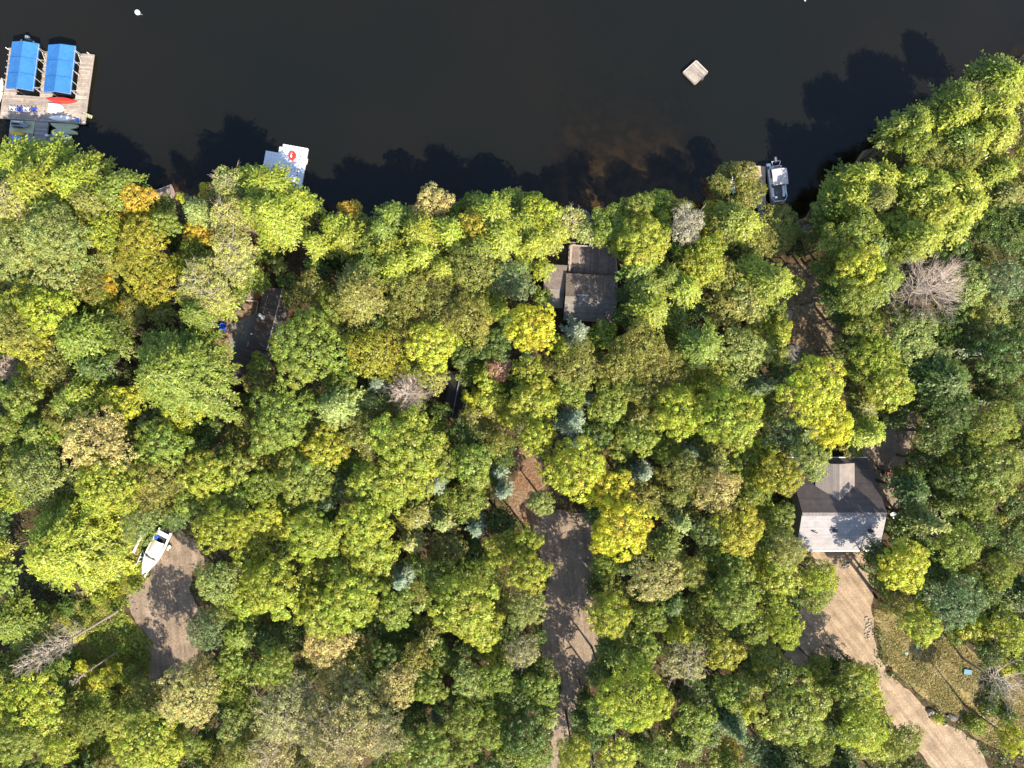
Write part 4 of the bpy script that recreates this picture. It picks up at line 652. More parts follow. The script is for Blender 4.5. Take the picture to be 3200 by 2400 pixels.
def blades(name, poly_list, N, z, col, label, cat, size=(0.1, 0.22), up=0.5, fade=0.35):
    xs_, ys_ = [], []
    for pl in poly_list:
        P = np.array([(W(a, b, GZ).x, W(a, b, GZ).y) for a, b in pl]); lo, hi = P.min(0), P.max(0)
        x = rg.uniform(lo[0], hi[0], N); y = rg.uniform(lo[1], hi[1], N); k = inside(P, x, y) & (np.sin(x * 0.7) * np.sin(y * 0.8 + 1) + 0.5 * np.sin(x * 1.9 + y * 2.3) + rg.normal(0, 0.5, N) > -fade); xs_.append(x[k]); ys_.append(y[k])
    x = np.concatenate(xs_); y = np.concatenate(ys_); m = len(x)
    c = np.stack([x, y, GZ + z + rg.uniform(0.02, 0.16, m)], 1); a = rg.uniform(*size, m)
    me = leaf_mesh(name, c, np.array([0, 0, up]) + rg.normal(0, 0.5, (m, 3)), a, a * 0.3, rg.uniform(0.6, 1.4, m), rg.normal(0.5, 0.02, m), None, rg)
    o = link(D.objects.new(name, me)); o.color = (*col, 1); tag(o, label, cat, kind="stuff")
blades("dry_grass", [GP_GRASS], 70000, 0.03, (0.30, 0.245, 0.100), "dry golden grass of the lawn beside the sandy driveway", "grass")
blades("lawn_weeds", [GP_GRASS], 40000, 0.04, (0.13, 0.155, 0.035), "green weeds and moss growing in patches through the dry lawn", "weeds", (0.08, 0.18), 0.6, -0.75)
blades("weeds", [[(330, 1630), (420, 1640), (470, 1700), (470, 1800), (410, 1860), (330, 1900), (260, 1850), (280, 1740)], [(60, 1900), (330, 1870), (410, 1930), (480, 2010), (450, 2200), (380, 2330), (250, 2390), (60, 2300), (80, 2100)]], 70000, 0.05, (0.27, 0.28, 0.05), "yellow-green weeds and grass of the left clearing", "weeds", (0.14, 0.3), 0.6, 0.1)
blades("leaf_drifts", [GP_MID, GP_LEFT, GP_RIGHT], 9000, 0.015, (0.26, 0.17, 0.08), "scattered leaves and weeds drifting over the gravel driveways", "leaves", (0.06, 0.13), 1.0, -0.55)
blades("fallen_leaves", [[(2450, 830), (2530, 830), (2590, 960), (2640, 1010), (2720, 1000), (2730, 1060), (2640, 1110), (2610, 1180), (2480, 1170), (2440, 1060), (2430, 940)], [(1600, 1400), (1655, 1390), (1700, 1450), (1705, 1530), (1720, 1600), (1680, 1640), (1600, 1640), (1580, 1560), (1620, 1480)], [(640, 1010), (760, 955), (860, 880), (730, 1100), (735, 1300), (720, 1420), (640, 1420)]], 9000, -0.02, (0.32, 0.17, 0.09), "fallen brown leaves on the bare ground", "leaves", (0.07, 0.16), 1.0, 0.1)

# ---------------------------------------------------------------- buildings
def plane(mb, pts, th=0.18): mb.prism(pts, th)

# right: shingled house with a dormer
hx0, hx1 = 43.3, 55.95; yn, yr, ysn = -11.64, -19.18, -25.35; zn, zr, zs = 4.5, 10.2, 8.0
hs = thing("shingled_house", (49.6, -18.5, GZ), "large grey shingled house with a dormer right of centre", "house")
mb = MB(); ii = 0.5
wp = [(hx0 + ii, yn - ii), (hx1 - ii, yn - ii), (hx1 - ii, ysn + ii), (hx0 + ii, ysn + ii)]
mb.prism([(x_, y_, 4.2) for x_, y_ in wp], 2.3)
mb.add([(hx0 + ii, yn - ii, 4.2), (hx0 + ii, ysn + ii, 4.2), (hx0 + ii, ysn + ii, zs - .15), (hx0 + ii, yr, zr - .3), (hx1 - ii, yn - ii, 4.2), (hx1 - ii, ysn + ii, 4.2), (hx1 - ii, ysn + ii, zs - .15), (hx1 - ii, yr, zr - .3)],
       [(0, 3, 2, 1), (4, 5, 6, 7), (1, 2, 6, 5)])
mb.build("wall", M_wallg, hs)
rf = MB().prism([(hx0, yn, zn), (hx1, yn, zn), (hx1, yr, zr), (hx0, yr, zr)], 0.2).build("roof", M_shingle_shaded, hs); rf["label"] = "upper roof slope, shade painted into its darker brown"
M_sh_sunlit = mat("sunlit grey shingles", (0.19, 0.18, 0.185), 0.95, 0.1, scale=8, col2=(0.25, 0.238, 0.24), planks=(0.0, 0.26), weather=0.12, pc=0.28)  # sun on the south slope put into a paler shingle colour
rf2 = MB().prism([(hx0, yr - 0.02, zr), (hx1, yr - 0.02, zr), (hx1, ysn, zs), (hx0, ysn, zs)], 0.2).build("roof", M_sh_sunlit, hs); rf2["label"] = "lower roof slope, sunlight painted into its paler grey"
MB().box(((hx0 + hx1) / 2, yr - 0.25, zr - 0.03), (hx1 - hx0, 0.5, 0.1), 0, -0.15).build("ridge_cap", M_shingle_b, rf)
MB().box(((hx0 + hx1) / 2, yn + 0.08, zn - 0.05), (hx1 - hx0, 0.14, 0.14)).build("gutter", M_white, rf)
MB().box(((hx0 + hx1) / 2, ysn - 0.08, zs - 0.05), (hx1 - hx0, 0.14, 0.14)).build("gutter", M_white, rf2)
for (xa, ya) in ((48.55, -22.05), (53.9, -22.05)):
    zv = zr - (zr - zs) * (yr - ya) / (yr - ysn); v_ = MB().box((xa, ya, zv + 0.18), (0.5, 0.4, 0.36)); v_.box((xa, ya, zv + 0.39), (0.62, 0.5, 0.06)); v_.build("roof_vent", M_black, rf2)
zv = 8.6; MB().path([(45.1, -21.9, zv), (45.1, -22.1, zv + 0.7), (45.9, -22.4, zv + 0.9)], [0.08, 0.08, 0.07], 8).build("vent_pipe", M_black, rf2)
# dormer
dz = 9.03; dxc = 49.4; dw = 3.0; de = 7.57
dm = MB(); yf = -12.1
dm.prism([(dxc, yf, dz), (dxc + dw, yf, de), (dxc + dw, -15.6, de), (dxc, -17.63, dz)], 0.14); dm.prism([(dxc - 0.02, yf, dz), (dxc - dw, yf, de), (dxc - dw, -15.6, de), (dxc - 0.02, -17.63, dz)], 0.14)
do = MB(); do.add([(dxc - dw + .25, yf - .3, 4.6), (dxc + dw - .25, yf - .3, 4.6), (dxc + dw - .25, yf - .3, de - .1), (dxc, yf - .3, dz - .2), (dxc - dw + .25, yf - .3, de - .1),
       (dxc - dw + .25, -15.6, 6.9), (dxc + dw - .25, -15.6, 6.9), (dxc + dw - .25, -15.6, de - .1), (dxc - dw + .25, -15.6, de - .1)], [(0, 1, 2, 3, 4), (1, 6, 7, 2), (0, 4, 8, 5)])
d_o = do.build("dormer", M_wallg, hs); dm.build("dormer_roof", M_shingle_b, d_o)
MB().box((dxc + 0.0, yf - 0.27, 6.2), (1.8, 0.06, 1.2)).build("window", M_glass, d_o)
for q in range(3): 
    MB().box((45.5 + q * 4, ysn + ii - 0.03, 4.0), (1.5, 0.08, 1.4)).build("window", M_glass, hs)
MB().box((47.5, ysn + ii - 0.03, 3.05), (1.0, 0.08, 2.1)).build("door", M_white, hs)
dp = W(2786, 1606, 9.4); sdh = thing("satellite_dish", (dp.x, dp.y, 9.4), "white satellite dish on the right end of the shingled house ridge", "satellite dish")
q = MB(); rows = []
for i in range(5):
    r = 0.45 * i / 4; rows.append([(dp.x + 0.15 + r * math.cos(t_ * .5236), dp.y + r * .7 * math.sin(t_ * .5236), 9.55 + r * r * .5 + .35 * r * math.sin(t_ * .5236)) for t_ in range(12)])
q.grid(rows, True).build("dish", M_white, sdh, smooth=True); MB().path([(dp.x - .4, dp.y, 9.3), (dp.x + .1, dp.y, 9.5)], [.05, .05], 6).build("bracket", M_alu, sdh)
MB().path([(dp.x + .15, dp.y, 9.55), (dp.x - .05, dp.y - .45, 10.0)], [.03, .03], 5).box((dp.x - .07, dp.y - .47, 10.02), (.16, .14, .12)).build("receiver", M_white, sdh)

# middle: lakeside cottage with raised deck
lc = thing("lake_cottage", W(1850, 925, GZ), "small mossy roofed cottage with raised deck near the middle shore", "house")
def roofpair(parent, N0, N1, R0, R1, S0, S1, zn, zr, zs, ma, mb_, th=0.16, la=None, lb=None):
    n0, n1, r0, r1, s0, s1 = W(*N0, zn), W(*N1, zn), W(*R0, zr), W(*R1, zr), W(*S0, zs), W(*S1, zs)
    e = (r0 - n0).normalized() * 0.006
    a = MB().prism([n0, n1, r1 - e * 0, r0], th).build("roof", ma, parent)
    b = MB().prism([r0 + Vector((0, -0.012, 0)), r1 + Vector((0, -0.012, 0)), s1, s0], th).build("roof", mb_, parent)
    if la: a["label"] = la
    if lb: b["label"] = lb
    return a, b, (n0, n1, r0, r1, s0, s1)
def walls(parent, c, inset=0.4, m=M_wall, base=GZ):
    n0, n1, r0, r1, s0, s1 = c; ctr = (n0 + n1 + s0 + s1) / 4
    def ins(p):
        d = (ctr - p); d.z = 0; l = d.length; return p + d / l * inset * 1.4
    q = [ins(p) for p in (n0, n1, s1, s0)]; zt = min(n0.z, s0.z) - 0.2
    mb = MB().prism([(p.x, p.y, zt) for p in q], zt - base + 0.3)
    for a_, b_, r_ in ((q[0], q[3], r0), (q[1], q[2], r1)):
        k = (a_ + b_) / 2; mb.add([(a_.x, a_.y, zt), (b_.x, b_.y, zt), (b_.x, b_.y, s0.z - .2), ((a_.x + b_.x) / 2 * .5 + r_.x * .5, r_.y, r_.z - .25), (a_.x, a_.y, n0.z - .2)], [(0, 1, 2, 3, 4)])
    return mb.build("wall", m, parent)
M_shingle_s = mat("sunlit grey south shingles", (0.115, 0.105, 0.09), 0.95, 0.1, scale=9, col2=(0.17, 0.155, 0.14), planks=(R_(-3), 0.28), weather=0.2, pc=0.5)  # inland slopes coloured brighter, as if the sun fell on them
ra, rb, cc = roofpair(lc, (1769, 853), (1931, 861), (1767, 924), (1930, 932), (1760, 1000), (1924, 1008), 5.2, 6.6, 5.0, M_shingle_old, M_shingle_s, la="lichen spotted shore side of the roof", lb="greyer inland side of the roof, painted paler as sunlit")
walls(lc, cc)
ra2, rb2, cc2 = roofpair(lc, (1706, 826), (1773, 829), (1698, 902), (1764, 905), (1694, 960), (1759, 964), 4.4, 5.4, 4.3, M_shingle_pink, M_shingle_s, la="pinkish leaf strewn side wing roof")
walls(lc, cc2)
# lichen spots on the shore slope (real discs of lichen, a few mm proud)
rl_ = random.Random(3); mb = MB(); n0, n1, r0, r1 = cc[:4]
for i in range(170):
    u, v_ = rl_.random(), rl_.random() * 0.96 + 0.02; p = (n0.lerp(n1, u)).lerp(r0.lerp(r1, u), v_); r = rl_.choice([0.03, 0.04, 0.05, 0.05, 0.07]) if i else 0.2
    up_ = (n1 - n0).cross(r0 - n0).normalized(); up_ = up_ if up_.z > 0 else -up_; t1 = (n1 - n0).normalized(); t2 = up_.cross(t1); m_ = 7
    mb.add([p + up_ * 0.01 + t1 * r * math.cos(6.283 * q / m_) * rl_.uniform(.7, 1.2) + t2 * r * math.sin(6.283 * q / m_) for q in range(m_)], [tuple(range(m_))])
mb.build("lichen", M_lichen, ra)
p = W(1823, 934, 6.5); ch = MB().box((p.x, p.y, 6.5), (1.45, 1.05, 0.35), R_(-3)).build("skylight", M_floor, rb); MB().box((p.x - 0.02, p.y + 0.56, 6.6), (1.75, 0.09, 0.26), R_(-3)).build("skylight_flashing", M_offwhite, ch)
# deck
dk = thing("raised_deck", W(1850, 812, GZ), "raised plank deck with pale railing on the lake side of the cottage", "deck")
dz_ = 3.6; A_, B_, C_, D_ = W(1782, 770, dz_), W(1920, 778, dz_), W(1926, 860, dz_), W(1778, 851, dz_)
MB().prism([A_, B_, C_, D_], 0.22).build("deck_floor", M_wood_v, dk)
mb = MB()
for a_, b_ in ((A_, B_), (D_, A_), (B_, C_)):
    for t_ in np.linspace(0.02, 0.98, 6): p = a_.lerp(b_, float(t_)); MB().box((p.x, p.y, dz_ + .5), (.09, .09, 1.0)).build("railing_post", M_timber, dk)
for a_, b_ in ((A_, B_), (D_, A_), (B_, C_)):
    u = Vector((0, 0, 1.03)); rr = MB(); d = (b_ - a_).normalized(); nn = Vector((-d.y, d.x, 0)) * 0.09
    rr.prism([a_ + u - nn, b_ + u - nn, b_ + u + nn, a_ + u + nn], 0.05); 
    for zz in (.35, .65): rr.prism([a_ + Vector((0, 0, zz)) - nn * .3, b_ + Vector((0, 0, zz)) - nn * .3, b_ + Vector((0, 0, zz)) + nn * .3, a_ + Vector((0, 0, zz)) + nn * .3], 0.05)
    rr.build("railing", M_timber, dk)
for fx in (0.22, 0.66):
    a_ = A_.lerp(B_, fx); b_ = D_.lerp(C_, fx); b_ = a_.lerp(b_, 0.75 if fx < .5 else .3); mb = MB(); mb.prism([a_ + Vector((-.05, 0, .012)), a_ + Vector((.05, 0, .012)), b_ + Vector((.05, 0, .012)), b_ + Vector((-.05, 0, .012))], .01); mb.build("batten", M_timber, dk)
mb = MB()
a_, b_ = W(1779, 762, 4.1), W(1774, 848, 4.1)
mb.prism([a_, a_ + Vector((.55, -.02, 0)), b_ + Vector((.5, 0, 0)), b_], .08); mb.prism([a_ + Vector((0, .3, 0)), a_ + Vector((1.0, .26, 0)), a_ + Vector((1.0, -.22, 0)), a_ + Vector((0, -.18, 0))], .075)
for q in range(4): p = a_.lerp(b_, q / 3); mb.box((p.x + .25, p.y, 3.85), (.4, .08, .45))
mb.build("bench", M_timber, dk)
mb = MB()
for p in (A_, B_, A_.lerp(B_, .5), D_, C_): mb.box((p.x * .995, p.y * .995, 2.6), (.16, .16, 1.7))
mb.build("support_post", M_timber, dk)
st = W(1770, 850, 3.0); mb = MB()
for q in range(4): mb.box((st.x - .2 - q * .28, st.y - .1, 3.4 - q * .3), (.27, .8, .05), R_(5))
mb.build("step", M_timber, dk)

# left: brown metal roofed cottage
bc = thing("brown_cottage", W(845, 1000, GZ), "long cottage with dark brown metal roof left of the broad maple", "house")
def gable_px(parent, E0, E1, R0, R1, F0, F1, ze, zr, m):
    e0, e1, r0, r1, f0, f1 = W(*E0, ze), W(*E1, ze), W(*R0, zr), W(*R1, zr), W(*F0, ze), W(*F1, ze)
    a = MB().prism([e0, r0, r1, e1], .12).build("roof", m, parent); g = Vector((.012, 0, 0))
    b = MB().prism([r0 + g, f0, f1, r1 + g], .12).build("roof", m, parent)
    MB().tube(r0 + Vector((0, 0, .04)), r1 + Vector((0, 0, .04)), .09, None, 6).build("ridge_cap", M_timber if m is not M_dark_roof else M_floor, a)
    ctr = (e0 + e1 + f0 + f1) / 4; q = [p + (ctr - p) * .09 for p in (e0, f0, f1, e1)]; zt = ze - .1
    mb = MB().prism([(p.x, p.y, zt) for p in q], zt - GZ + .3)
    for a_, b_, r_ in ((q[0], q[1], r0), (q[3], q[2], r1)): mb.add([(a_.x, a_.y, zt), (b_.x, b_.y, zt), ((a_.x + b_.x) / 2, (a_.y + b_.y) / 2, zr - .25)], [(0, 1, 2)])
    mb.build("wall", M_wall, parent); return a, b, (e0, e1, r0, r1, f0, f1)
a, b, c3 = gable_px(bc, (826, 898), (778, 1090), (883, 902), (834, 1096), (916, 909), (866, 1104), 4.6, 5.8, M_metal_roof)
gable_px(bc, (751, 1083), (720, 1200), (806, 1094), (776, 1212), (852, 1104), (822, 1222), 4.2, 5.3, M_metal_roof)
ss = MB().tube(W(838, 918, 4.95), W(818, 998, 4.95), .035, None, 5); ss.build("snow_guard", M_timber, a)
ss = MB().tube(W(756, 1112, 4.4), W(738, 1182, 4.4), .035, None, 5); ss.build("snow_guard", M_timber, a)
p = W(816, 985, 5.2); q = MB().tube(p, p + Vector((0, 0, .5)), .16, .16, 10); q.tube(p + Vector((0, 0, .5)), p + Vector((0, 0, .6)), .28, .22, 12); q.build("chimney_pipe", M_white, a)
p = W(823, 992, 5.2); MB().box((p.x, p.y, 5.35), (.5, .6, .35), R_(-15)).build("roof_vent", M_alu, a)
p = W(788, 1044, 4.7); lp = thing("yard_lamp", (p.x - .6, p.y, GZ), "lamp post with white head against the brown cottage eave", "lamp")
MB().tube((p.x - .6, p.y, GZ), (p.x - .6, p.y, 5.0), .05, .04, 6).build("pole", M_black, lp); MB().tube((p.x - .6, p.y, 4.95), (p.x, p.y, 5.0), .035, None, 5).build("arm", M_black, lp); MB().ell((p.x, p.y, 5.02), (.18, .14, .1)).build("lamp_head", M_white, lp, smooth=True)
# timber landing and steps on its shore side
tl_ = thing("timber_landing", W(778, 920, GZ), "orange brown timber landing and steps beside the brown cottage roof", "stairs")
mb = MB()
for (x0, y0, x1, y1, wd) in ((760, 938, 806, 942, .22), (806, 942, 800, 980, .16), (765, 912, 800, 918, .14), (784, 897, 790, 912, .14), (772, 925, 784, 938, .12), (784, 915, 782, 938, .12)):
    a_, b_ = W(x0, y0, 3.0), W(x1, y1, 3.0); d = (b_ - a_).normalized(); nn = Vector((-d.y, d.x, 0)) * wd / 2; mb.prism([a_ - nn, b_ - nn, b_ + nn, a_ + nn], .14)
mb.build("frame", M_timber, tl_)
mb = MB(); 
for q in range(7): p = W(783 + q * .6, 917 + q * 3.2, 2.9 - q * .09); mb.box((p.x, p.y, p.z), (.9, .14, .05), R_(-10))
mb.build("tread", M_timber, tl_)
MB().prism([W(790, 912, 2.3), W(812, 915, 2.3), W(806, 940, 2.3), W(786, 937, 2.3)], .15).build("landing_floor", M_orange_wood, tl_)
p = W(770, 1070, 3.0); bm_ = thing("timber_beam", W(768, 1068, GZ), "pale upright beam leaning at the notch of the brown cottage eave", "beam"); mb = MB(); a_, b_ = W(778, 1066, 4.0), W(772, 1085, 4.0); mb.tube(a_, b_, .11, .11, 4); mb.tube(W(775, 1075, 4.0), W(775, 1075, 4.0) - Vector((0, 0, 2)), .08, .08, 4); mb.build("beam", M_timber, bm_)

# half hidden dark cabin
dc = thing("dark_cabin", W(1425, 1240, GZ), "dark shingled cabin half hidden under trees in the middle of the wood", "cabin")
gable_px(dc, (1405, 1162), (1384, 1302), (1440, 1160), (1412, 1307), (1478, 1168), (1448, 1316), 4.2, 5.3, M_dark_roof)

# ---------------------------------------------------------------- loose things on land
lad = thing("ladder", W(708, 1228, GZ), "aluminium ladder lying on the shaded ground below the brown cottage", "ladder")
a_, b_ = W(699, 1215, GZ + .5), W(711, 1250, GZ + .5); d = (b_ - a_).normalized(); nn = Vector((-d.y, d.x, 0)) * .28
for s_ in (-1, 1): MB().tube(a_ + nn * s_, b_ + nn * s_, .04, None, 4).build("rail", M_white, lad)
for q in range(5): p = a_.lerp(b_, (q + .5) / 5); MB().tube(p - nn, p + nn, .03, None, 4).build("rung", M_white, lad)

def adirondack(name, loc, rz, m, label, group=None):
    o = thing(name, loc, label, "chair", rz, group)
    q = MB()
    for i in range(5): q.box((0, -.22 + i * .11, .36 - i * .025), (.52, .095, .025))
    q.build("seat", m, o, False)
    q = MB()
    for i in range(5): q.box((-.22 + i * .11, .40, .66), (.095, .025, .82 - abs(i - 2) * .08), 0, -.38)
    q.build("backrest", m, o, False)
    for s_ in (-1, 1):
        MB().box((s_ * .33, .02, .56), (.14, .72, .03)).build("armrest", m, o, False)
        MB().box((s_ * .30, -.27, .28), (.06, .09, .56)).build("leg", m, o, False)
        MB().box((s_ * .30, .28, .22), (.05, .10, .5), 0, .3).build("leg", m, o, False)
    return o
for px, py, mm, tx, rz in ((704, 1021, M_bluepl, "lighter blue plastic chair on the soil at the patio corner", R_(40)), (700, 1031, M_bluepl, "deep blue plastic chair in front of its twin by the patio", R_(30))):
    adirondack("garden_chair", W(px, py, GZ + .02), rz, mm, tx, "blue chairs by the patio")

# rocks
def rock(px, py, r, m, label, seed, z=GZ, flat=.6, group=None, name="rock"):
    rr = random.Random(seed); p = W(px, py, z); rows = []; nv, nu = 5, 9; ph = [rr.uniform(0, 6.28) for _ in range(4)]
    for i in range(nv + 1):
        t_ = math.pi * i / nv; row = []
        for j in range(nu):
            f_ = 2 * math.pi * j / nu; k = r * (1 + .18 * math.sin(2 * f_ + ph[0] + t_) + .14 * math.sin(3 * f_ + ph[1] - 2 * t_) + rr.uniform(-.05, .05) * (0 < i < nv))
            row.append((p.x + k * math.sin(t_) * math.cos(f_) * 1.1, p.y + k * math.sin(t_) * math.sin(f_) * .85, z + r * flat * .5 + r * flat * math.cos(t_)))
        rows.append(row)
    o = MB().grid(rows, True).build(name, m); tag(o, label, "rock", group)
rock(2906, 2222, .55, M_palerock, "large white boulder on the lawn edge of the sandy driveway", 1, GZ, .9)
rock(2953, 2262, .38, M_palerock, "pale stone touching the little lime shrub by the driveway", 2, GZ, .8)
rock(2974, 2240, .75, M_rock, "angular grey boulder in the shade right of the white boulder", 3, GZ, .5)
rock(1826, 672, .9, M_rock, "grey boulder at the waterline above the lakeside cottage", 4, .1, .5)
rock(1845, 682, .5, M_rock, "small dark boulder right of the waterline boulder", 5, .2, .5)
rock(2520, 718, 1.0, M_rock, "big shaded boulder at the water's edge right of the pontoon boat", 6, .8, .5)
rock(945, 682, 1.4, M_rock, "flat grey ledge at the shore right of the big shore pine", 7, .3, .22)
rock(958, 703, .8, M_rock, "smaller stone slab inland of the flat grey ledge", 8, 1.0, .25)
rock(2478, 1105, 1.6, M_rock, "broad grey outcrop at the lower end of the shore clearing", 9, GZ, .2)
rock(2461, 985, .9, M_palerock, "oblong pale slab on the left side of the shore clearing", 10, GZ, .18)
rock(590, 620, .45, M_rock, "wet stone in the row between small dock and pine, nearest the dock", 11, .0, .5); rock(612, 622, .4, M_rock, "wet stone in the middle of the row right of small dock", 12, .0, .5); rock(636, 632, .5, M_rock, "wet stone farthest right in the row beside the small dock", 13, .0, .5)
rr = random.Random(9)
for i in range(34):
    rock(2702 + rr.uniform(0, 18) + (i % 5), 1928 + i * 2.1, rr.uniform(.10, .22), M_palerock, "small pale stone in the loose row edging the sandy driveway", 100 + i, GZ, .7, "edging stones by the sandy driveway")
for i in range(14):
    rock(2632 + rr.uniform(0, 26), 1758 + rr.uniform(0, 16), rr.uniform(.14, .26), M_palerock, "pale stone in the loose cluster just below the shingled house", 160 + i, GZ, .7, "clustered stones below the house")
for i in range(12):
    rock(462 + rr.uniform(-60, 90), 1850 + rr.uniform(-40, 90), rr.uniform(.08, .16), M_rock, "fist sized dark stone lying on the left gravel parking area", 190 + i, GZ + .03, .6, "stones on the gravel parking area")
x = rg.uniform(0, 1, 500); y = rg.uniform(0, 1, 500); mb = MB()
for i in range(420):
    p = W(2590 + (x[i] ** .8) * 52, 2040 + y[i] * 30 + x[i] * 8, GZ + .06); s_ = .05 + .1 * rg.random(); mb.ell((p.x, p.y, p.z), (s_, s_ * .8, s_ * .7), 5, 3)
tag(mb.build("gravel_pile", M_palerock), "heap of small grey stones beside the crooked log", "gravel", kind="stuff")

# blue tub, teal lids, cart
tb = thing("tub", W(3020, 2097, GZ), "dull blue plastic tub upside down on the shaded lawn", "tub", R_(-8))
MB().prism([(-.62, -.38, .42), (.62, -.38, .42), (.62, .38, .42), (-.62, .38, .42)], .03).add([(-.62, -.38, .42), (.62, -.38, .42), (.62, .38, .42), (-.62, .38, .42), (-.78, -.5, 0), (.78, -.5, 0), (.78, .5, 0), (-.78, .5, 0)], [(0, 4, 5, 1), (1, 5, 6, 2), (2, 6, 7, 3), (3, 7, 4, 0)]).build("body", M_bluecloth, tb, False)
MB().box((0, -.5, .04), (1.62, .08, .08)).box((0, .5, .04), (1.62, .08, .08)).box((-.8, 0, .04), (.08, 1.0, .08)).box((.8, 0, .04), (.08, 1.0, .08)).build("rim", M_bluecloth, tb, False)
for px, py, tx in ((2832, 2043, "round pale teal lid lying in the sunlit dry grass"), (2866, 2024, "teal lid just under the lime maple's lower edge")):
    p = W(px, py, GZ + .1); o = thing("lid", p, tx, "lid"); MB().tube((0, 0, 0), (0, 0, .06), .28, .26, 14).tube((0, 0, .06), (0, 0, .1), .06, .04, 8).build("cover", M_teal, o, False)
gc = thing("utility_cart", W(2766, 1474, GZ), "wooden cart with red load parked in shade right of the house", "cart", R_(2))
MB().box((0, 0, .55), (.75, 1.15, .08)).build("bed", M_timber, gc, False)
MB().box((-.37, 0, .72), (.05, 1.15, .3)).box((.37, 0, .72), (.05, 1.15, .3)).build("side_board", M_wood_t, gc, False)
M_redm = mat("faded red paint", (0.16, 0.02, 0.02), .6, .3, var=.3); MB().box((.05, 0, .75), (.42, .85, .3)).build("load", M_redm, gc, False, bevel=.05)
MB().box((.35, .7, .5), (.28, .8, .05)).box((-.05, -.75, .5), (.5, .6, .05)).build("plank", M_timber, gc, False)
for s_ in (-1, 1): MB().tube((s_ * .46, 0, .3), (s_ * .56, 0, .3), .3, None, 14).build("wheel", M_rubber, gc, False)
MB().path([(.3, 1.1, .5), (.7, 1.7, .7), (.95, 1.65, .7)], [.03, .03, .03], 5).build("handle", M_alu, gc, False)

# ---- boat on its trailer (local: bow -Y)
def hull_rows(Lh, Wd, Hh, sheer=.25, n=14, k=2.4, stern=.86, flip=False, fore=None):
    rows = []
    for i in range(n + 1):
        t_ = i / n                                   # 0 stern, 1 bow
        wd = Wd / 2 * ((stern + (1 - stern) * math.sin(min(t_ / .45, 1) * math.pi / 2)) if t_ < .45 else (1 - ((t_ - .45) / .55) ** k)); wd = max(wd, .012)
        zt = Hh * (1 + sheer * t_ ** 2); keel = Hh * (0 if t_ < .7 else ((t_ - .7) / .3) ** 2 * .75); yy = Lh / 2 - Lh * t_
        rows.append([(-wd, yy, zt), (-wd * .93, yy, (zt + keel) * .5), (-wd * .55, yy, keel + .18 * Hh), (0, yy, keel), (wd * .55, yy, keel + .18 * Hh), (wd * .93, yy, (zt + keel) * .5), (wd, yy, zt)])
    return rows
tp = W(500, 1717, GZ); ang = math.atan2(-74, 145)     # bow points down-left in the picture
tb_ = thing("trailer_boat", (tp.x, tp.y, GZ + .7), "white motorboat with cream cover sitting on a trailer on the left gravel", "boat", -math.atan2(74, 145))
TL, TW = 7.7, 2.5
rows = hull_rows(TL, TW, 1.1); rows = [[(x_, y_, z_) for x_, y_, z_ in r] for r in rows]
mb = MB().grid(rows); n_ = len(rows)
mb.add(rows[0], [tuple(range(7))])
mb.build("hull", M_white, tb_, False, smooth=False)
mb = MB(); rim = []
for i, r in enumerate(rows[:-1]):
    a_, b_ = rows[i], rows[i + 1]
    for s_ in (0, 6):
        sg = 1 if s_ == 0 else -1
        f0 = max(0, min(1, .25 / max(abs(a_[s_][0]), .05))); f1 = max(0, min(1, .25 / max(abs(b_[s_][0]), .05)))
        pa, pb = Vector(a_[s_]), Vector(b_[s_]); qa = Vector((pa.x * (1 - f0), pa.y, pa.z + .03)); qb = Vector((pb.x * (1 - f1), pb.y, pb.z + .03)); pa.z += .02; pb.z += .02
        mb.add([pa, pb, qb, qa], [(0, 1, 2, 3)] if s_ else [(3, 2, 1, 0)])
mb.build("gunwale", M_white, tb_, False)
fl_ = MB(); fl_.prism([(-1.0, 3.6, .7), (1.0, 3.6, .7), (1.05, 0, .7), (.7, -2.0, .7), (-.7, -2.0, .7), (-1.05, 0, .7)], .05); fl_.build("cockpit_floor", M_bluepl if False else M_glass, tb_, False)
fd = MB(); rws = []
for i in range(9, len(rows)):
    r = rows[i]; rws.append([(r[0][0], r[0][1], r[0][2] + .03), (r[0][0] * .5, r[0][1], r[0][2] + .09), (0, r[0][1], r[0][2] + .12), (r[6][0] * .5, r[0][1], r[0][2] + .09), (r[6][0], r[0][1], r[0][2] + .03)])
fd.grid(rws).build("foredeck", M_offwhite, tb_, False, smooth=True)
cv = MB(); rws = []
for i in range(9):
    y_ = 1.9 - i * .36; ws_ = .95 + .1 * math.sin(i / 8 * 3.14); zz = 1.32 + .22 * math.sin(i / 8 * 3.14)
    rws.append([(-ws_ * 1.05, y_, 1.16), (-ws_ * .6, y_, zz), (0, y_, zz + .12 + (.03 if i % 2 else 0)), (ws_ * .55, y_, zz - .02), (ws_ * (.85 if i < 5 else 1.0), y_, 1.18)])
cv.grid(rws).build("cover", M_cream, tb_, False, smooth=True)
ws = MB(); ws.add([(-.95, -1.1, 1.25), (.95, -1.1, 1.25), (.8, -.85, 1.62), (-.8, -.85, 1.62)], [(0, 1, 2, 3)]); ws.build("windscreen", M_glass, tb_, False)
MB().tube((-.8, -.85, 1.62), (.8, -.85, 1.62), .03, None, 5).tube((-.95, -1.1, 1.25), (-.8, -.85, 1.62), .03, None, 5).tube((.95, -1.1, 1.25), (.8, -.85, 1.62), .03, None, 5).build("windscreen_frame", M_alu, tb_, False)
bw = MB(); bw.prism([(-.55, -1.55, 1.19), (.55, -1.55, 1.19), (.42, -2.5, 1.27), (-.42, -2.5, 1.27)], .05).build("bow_hatch", M_cream, tb_, False)
bw = MB(); bw.box((.35, -1.75, 1.28), (.2, .5, .12)); bw.build("bow_cushion", M_orange_wood, tb_, False)
